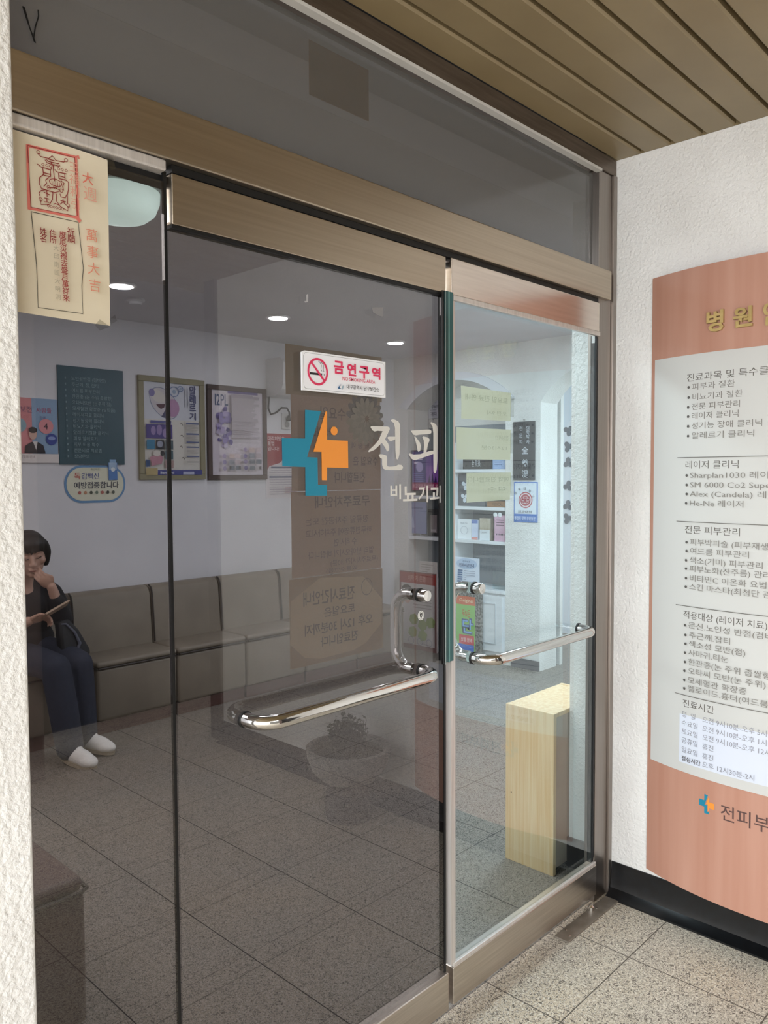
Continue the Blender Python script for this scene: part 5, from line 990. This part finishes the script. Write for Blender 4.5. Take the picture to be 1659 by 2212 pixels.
# arms: left hand to the mouth, right hand with the phone
mouth = hp_(0.0, -0.10, -0.068)
LS, LE, LW = Vector((1.905, 3.05, 0.838)), Vector((1.90, 2.90, 0.715)), mouth + Vector((0.078, -0.028, -0.082))
RS, RE, RW = Vector((1.605, 3.05, 0.838)), Vector((1.545, 2.93, 0.665)), Vector((1.655, 2.755, 0.755))
limb(b, [LS, LE], [0.046, 0.038]); limb(b, [LE, LW], [0.036, 0.024]); limb(b, [RS, RE], [0.046, 0.038]); limb(b, [RE, RW], [0.036, 0.024])
def hand(mb, wr, d, side, curls, scale=1.0, thumb=None):
    """palm and five fingers; d = pointing direction, side = direction of the thumb edge"""
    d = d.normalized(); n = d.cross(side).normalized(); side = n.cross(d).normalized(); s = scale
    mb.ball(wr + d * 0.045 * s, (0.040 * s, 0.017 * s, 0.048 * s), 14, 10, rot=Matrix((side, n, d)).transposed())
    for k, (off, ln, rr) in enumerate(((0.028, 0.072, 0.0088), (0.010, 0.080, 0.0092), (-0.009, 0.075, 0.0088), (-0.027, 0.060, 0.0078))):
        p = wr + d * 0.082 * s + side * off * s; q_ = [p - d * 0.02 * s, p]; ang = 0
        for j, fr in enumerate((0.42, 0.32, 0.26)):
            ang += curls[k] * (1, 1.1, 0.8)[j]; q_.append(q_[-1] + (d * math.cos(ang) + n * math.sin(ang)) * ln * fr * s)
        mb.tube(q_, [rr * s, rr * s, rr * s * 0.97, rr * s * 0.92, rr * s * 0.8], 10); mb.ball(q_[-1], rr * s * 0.8, 10, 6)
    t0 = wr + d * 0.018 * s + side * 0.026 * s; th = thumb or (side * 0.8 + d * 0.7 + n * 0.25); th = th.normalized()
    t1 = t0 + (side * 0.6 + d * 0.8).normalized() * 0.034 * s; t2 = t1 + th * 0.032 * s; t3 = t2 + (th + n * 0.4).normalized() * 0.026 * s
    mb.tube([t0, t1, t2, t3], [0.013 * s, 0.0105 * s, 0.0098 * s, 0.008 * s], 10); mb.ball(t3, 0.008 * s, 10, 6)
hand(b, LW, Vector((-0.62, 0.0, 0.60)), Vector((0.6, -0.35, 0.75)), (0.5, 0.55, 0.6, 0.65), 0.84, Vector((-0.85, 0.25, 0.35)))
PHC = Vector((1.778, 2.708, 0.806))
hand(b, RW, Vector((0.80, -0.22, 0.16)), Vector((0.1, -0.75, 0.55)), (0.55, 0.6, 0.65, 0.7), 0.88)
# legs under the trousers, ankles
LH, LK, LA = Vector((1.84, 3.05, 0.53)), Vector((1.912, 2.75, 0.49)), Vector((1.930, 2.745, 0.125))
RH, RK, RA = Vector((1.66, 3.05, 0.53)), Vector((1.765, 2.70, 0.505)), Vector((1.812, 2.66, 0.105))
for H, K, A_ in ((LH, LK, LA), (RH, RK, RA)): limb(b, [Vector((1.75, 3.08, 0.54)), H], [0.09, 0.07]); limb(b, [H, K, A_], [0.06, 0.036, 0.028])
FD1, FD2 = Vector((0.55, -0.80, -0.16)).normalized(), Vector((0.30, -0.92, -0.12)).normalized()
limb(b, [LA, LA + FD1 * 0.10 + Vector((0, 0, -0.075))], [0.026, 0.020]); limb(b, [RA, RA + FD2 * 0.10 + Vector((0, 0, -0.072))], [0.026, 0.020])
remeshed(b, 'body', M_SKIN, pn, 0.0042, 3, 0.4)
# top
c = MB()
c.ball((1.755, 3.09, 0.72), (0.165, 0.115, 0.20), 24, 16); c.ball((1.755, 3.10, 0.60), (0.175, 0.13, 0.11), 24, 14); limb(c, [(1.61, 3.06, 0.85), (1.67, 3.085, 0.888), (1.755, 3.09, 0.893), (1.84, 3.085, 0.888), (1.90, 3.06, 0.85)], [0.058, 0.06, 0.064, 0.06, 0.058])
limb(c, [LS, LS.lerp(LE, 0.5) + Vector((0.012, 0, -0.005)), LE], [0.062, 0.056, 0.053]); limb(c, [LE, LE.lerp(LW, 0.58)], [0.052, 0.042]); limb(c, [RS, RE], [0.066, 0.054]); limb(c, [RE, RE.lerp(RW, 0.55)], [0.052, 0.042])
remeshed(c, 'top', M_COAT, pn, 0.008, 6)
# trousers
t = MB(); t.ball((1.75, 3.09, 0.53), (0.17, 0.125, 0.095), 20, 12)
for H, K, A_ in ((LH, LK, LA), (RH, RK, RA)):
    limb(t, [H, H.lerp(K, 0.5) + Vector((0, 0, 0.01)), K], [0.088, 0.083, 0.073]); limb(t, [K, K.lerp(A_, 0.5), A_ + Vector((0, 0, -0.022))], [0.074, 0.074, 0.070])
remeshed(t, 'trousers', M_JEANS, pn, 0.008, 5)
# hair: a bob with a fringe
h = MB(); h.ball(hp_(0, 0.018, 0.020), (0.089, 0.098, 0.106), 24, 16, rot=Rh); h.ball(hp_(0, -0.030, 0.068), (0.080, 0.074, 0.056), 20, 14, rot=Rh)
for s_ in (-1, 1):
    limb(h, [hp_(s_ * 0.070, -0.035, 0.06), hp_(s_ * 0.083, -0.026, 0.01), hp_(s_ * 0.080, -0.012, -0.055)], [0.022, 0.020, 0.010]); limb(h, [hp_(s_ * 0.074, 0.02, 0.02), hp_(s_ * 0.074, 0.03, -0.075)], [0.026, 0.018]); limb(h, [hp_(s_ * 0.04, 0.075, 0.0), hp_(s_ * 0.045, 0.07, -0.085)], [0.045, 0.03])
for k in range(7): xk = -0.054 + 0.018 * k; limb(h, [hp_(xk, -0.085 + 0.25 * abs(xk), 0.075), hp_(xk * 1.05, -0.101 + 0.42 * abs(xk), 0.046), hp_(xk * 1.08, -0.100 + 0.45 * abs(xk), 0.028 + 0.003 * (k % 3))], [0.014, 0.009, 0.004])
hc = remeshed(h, 'hair', M_HAIR, pn, 0.0055, 2, 0.4)
# eyes, brows, lips as fine marks
e = MB()
for s_ in (-1, 1):
    e.tube([hp_(s_ * 0.018, -0.0935, 0.004), hp_(s_ * 0.031, -0.0925, 0.0005), hp_(s_ * 0.045, -0.083, 0.004)], 0.0022, 6, flat('#2a1d1a', 0.5)); e.tube([hp_(s_ * 0.016, -0.0965, 0.034), hp_(s_ * 0.034, -0.0935, 0.040), hp_(s_ * 0.052, -0.074, 0.034)], 0.0026, 6, flat('#3a2a25', 0.6))
e.tube([hp_(-0.02, -0.091, -0.0665), hp_(0, -0.0995, -0.066), hp_(0.02, -0.091, -0.0665)], 0.0026, 6, flat('#8a4a48', 0.4)); e.build('eyes_and_lips', None, pn, smooth=True)
# shoes
def shoe(A_, fd, name='shoe'):
    fd = fd.normalized(); up = Vector((0, 0, 1)); up = (up - fd * up.dot(fd)).normalized(); sd_ = fd.cross(up); R_ = Matrix((sd_, fd, up)).transposed(); base = A_ + up * -0.058
    m_ = MB(); L_ = lambda x, y, z: base + R_ @ Vector((x, y, z))
    m_.ball(L_(0, 0.0, 0.022), (0.038, 0.05, 0.046), 16, 10, rot=R_); m_.ball(L_(0, 0.075, 0.006), (0.047, 0.095, 0.042), 16, 10, rot=R_); m_.ball(L_(0, 0.125, -0.002), (0.047, 0.066, 0.034), 16, 10, rot=R_); limb(m_, [L_(0, 0.035, 0.035), L_(0, 0.004, 0.05), L_(0, -0.002, 0.075)], [0.042, 0.046, 0.046])
    o = remeshed(m_, name, noise_mix('white_leather', '#efece6', '#f4f1ec', 30, 0.5), pn, 0.005, 4)
    sl = MB(); n = 28; outl = [(0.046 * math.sin(a) * (1.0 - 0.12 * math.cos(a)), 0.068 - 0.122 * math.cos(a)) for a in [2 * math.pi * k / n for k in range(n)]]
    sl.prism(outl, lambda u, v, w_: L_(u, v, w_), -0.034, -0.014); sl.build('sole', flat('#a79a86', 0.7), o)
    st_ = MB()
    for k in range(3): st_.tube([L_(-0.02, 0.05 + 0.02 * k, 0.034 - 0.006 * k), L_(0, 0.052 + 0.02 * k, 0.043 - 0.006 * k), L_(0.02, 0.05 + 0.02 * k, 0.034 - 0.006 * k)], 0.003, 6)
    st_.build('laces', flat('#c9c4ba', 0.6), o)
shoe(LA, FD1); shoe(RA, FD2)
# phone held in the right hand
ph = thing('smartphone', 'smartphone held tilted by the seated person', 'phone', PHC)
d1_, d2_ = Vector((0.88, 0.10, 0.35)).normalized(), Vector((-0.2, 0.75, -0.55)); d2_ = (d2_ - d1_ * d2_.dot(d1_)).normalized(); n_ = d1_.cross(d2_)
fp = lambda u, v, w_: PHC + d1_ * u + d2_ * v + n_ * w_
MB().prism([(-0.035, -0.072), (0.035, -0.072), (0.038, -0.069), (0.038, 0.069), (0.035, 0.072), (-0.035, 0.072), (-0.038, 0.069), (-0.038, -0.069)], lambda u, v, w_: fp(v, u, w_), -0.0045, 0.0045).build('case', flat('#b49a84', 0.4), ph, bevel=0.001)
MB().prism([(-0.034, -0.068), (0.034, -0.068), (0.034, 0.068), (-0.034, 0.068)], lambda u, v, w_: fp(v, u, w_), 0.0046, 0.0052).build('screen', flat('#d8d2c8', 0.2), ph)
# bag lying on the lap side
bg_ = thing('shoulder_bag', 'black shoulder bag with a pale strap resting beside the seated person', 'bag', (1.93, 2.92, 0.5))
m_ = MB(); pts = [(1.845, 0.560), (2.00, 0.515), (2.005, 0.545), (1.955, 0.66), (1.905, 0.725), (1.85, 0.715)]
m_.prism(pts, lambda u, v, w_: Vector((u, w_ + (0.7 - v) * -0.25, v)), 2.835, 2.905); m_.build('pouch', noise_mix('black_nylon', '#17171b', '#1f1f24', 60, 0.6), bg_, bevel=0.022, smooth=True)
MB().tube([(1.86, 2.838, 0.70), (1.885, 2.833, 0.70), (1.925, 2.815, 0.65), (1.945, 2.80, 0.59), (1.925, 2.795, 0.555), (1.875, 2.79, 0.54)], [0.004, 0.006, 0.007, 0.009, 0.009, 0.006], 8).build('strap', flat('#5d6170', 0.5), bg_, smooth=True)

# ================================================================== what the setting's pieces are
SETTING = {'floor': ('speckled beige granite slabs outside the glass front', 'floor'), 'floor.001': ('speckled granite slabs of the waiting room behind the glass, in darker colours', 'floor'), 'ceiling': ('olive brown slatted metal canopy over the entrance', 'ceiling'), 'ceiling.001': ('white painted waiting room ceiling with round downlights', 'ceiling'),
    'wall_right': ('white stuccoed side wall carrying the information board', 'wall'), 'wall_left': ('white stuccoed pier beside the paper talisman', 'wall'), 'wall_back': ('white back wall of the waiting room above the benches', 'wall'), 'wall_inner_right': ('white waiting room wall with arched niche and arched doorway', 'wall'), 'wall_front': ('white stuccoed wall end just inside the clear door behind the pine box', 'wall'), 'wall_far': ('pale blue wall of the room beyond the arched doorway', 'wall'),
    'door_1': ('grey tinted glass door with steel rails, push bar and clinic logo', 'door'), 'door_2': ('clear greenish glass door with satin steel rails and push bar', 'door'), 'window_1': ('long dark dusty transom glass above the steel header', 'window'), 'window_2': ('narrow fixed tinted pane behind the paper talisman', 'window'),
    'baseboard_right': ('glossy black cove skirting under the information board', 'skirting'), 'trim_2': ('worn brushed steel header over both doors', 'trim'), 'trim_4': ('brushed steel end post in the corner of the glass front', 'trim'), 'trim_5': ('grey brown steel frame under the canopy', 'trim'), 'trim_9': ('raised white arch trim round the display niche', 'trim')}
for k_, (lab_, cat_) in SETTING.items():
    if k_ in bpy.data.objects: tag(bpy.data.objects[k_], lab_, cat_)
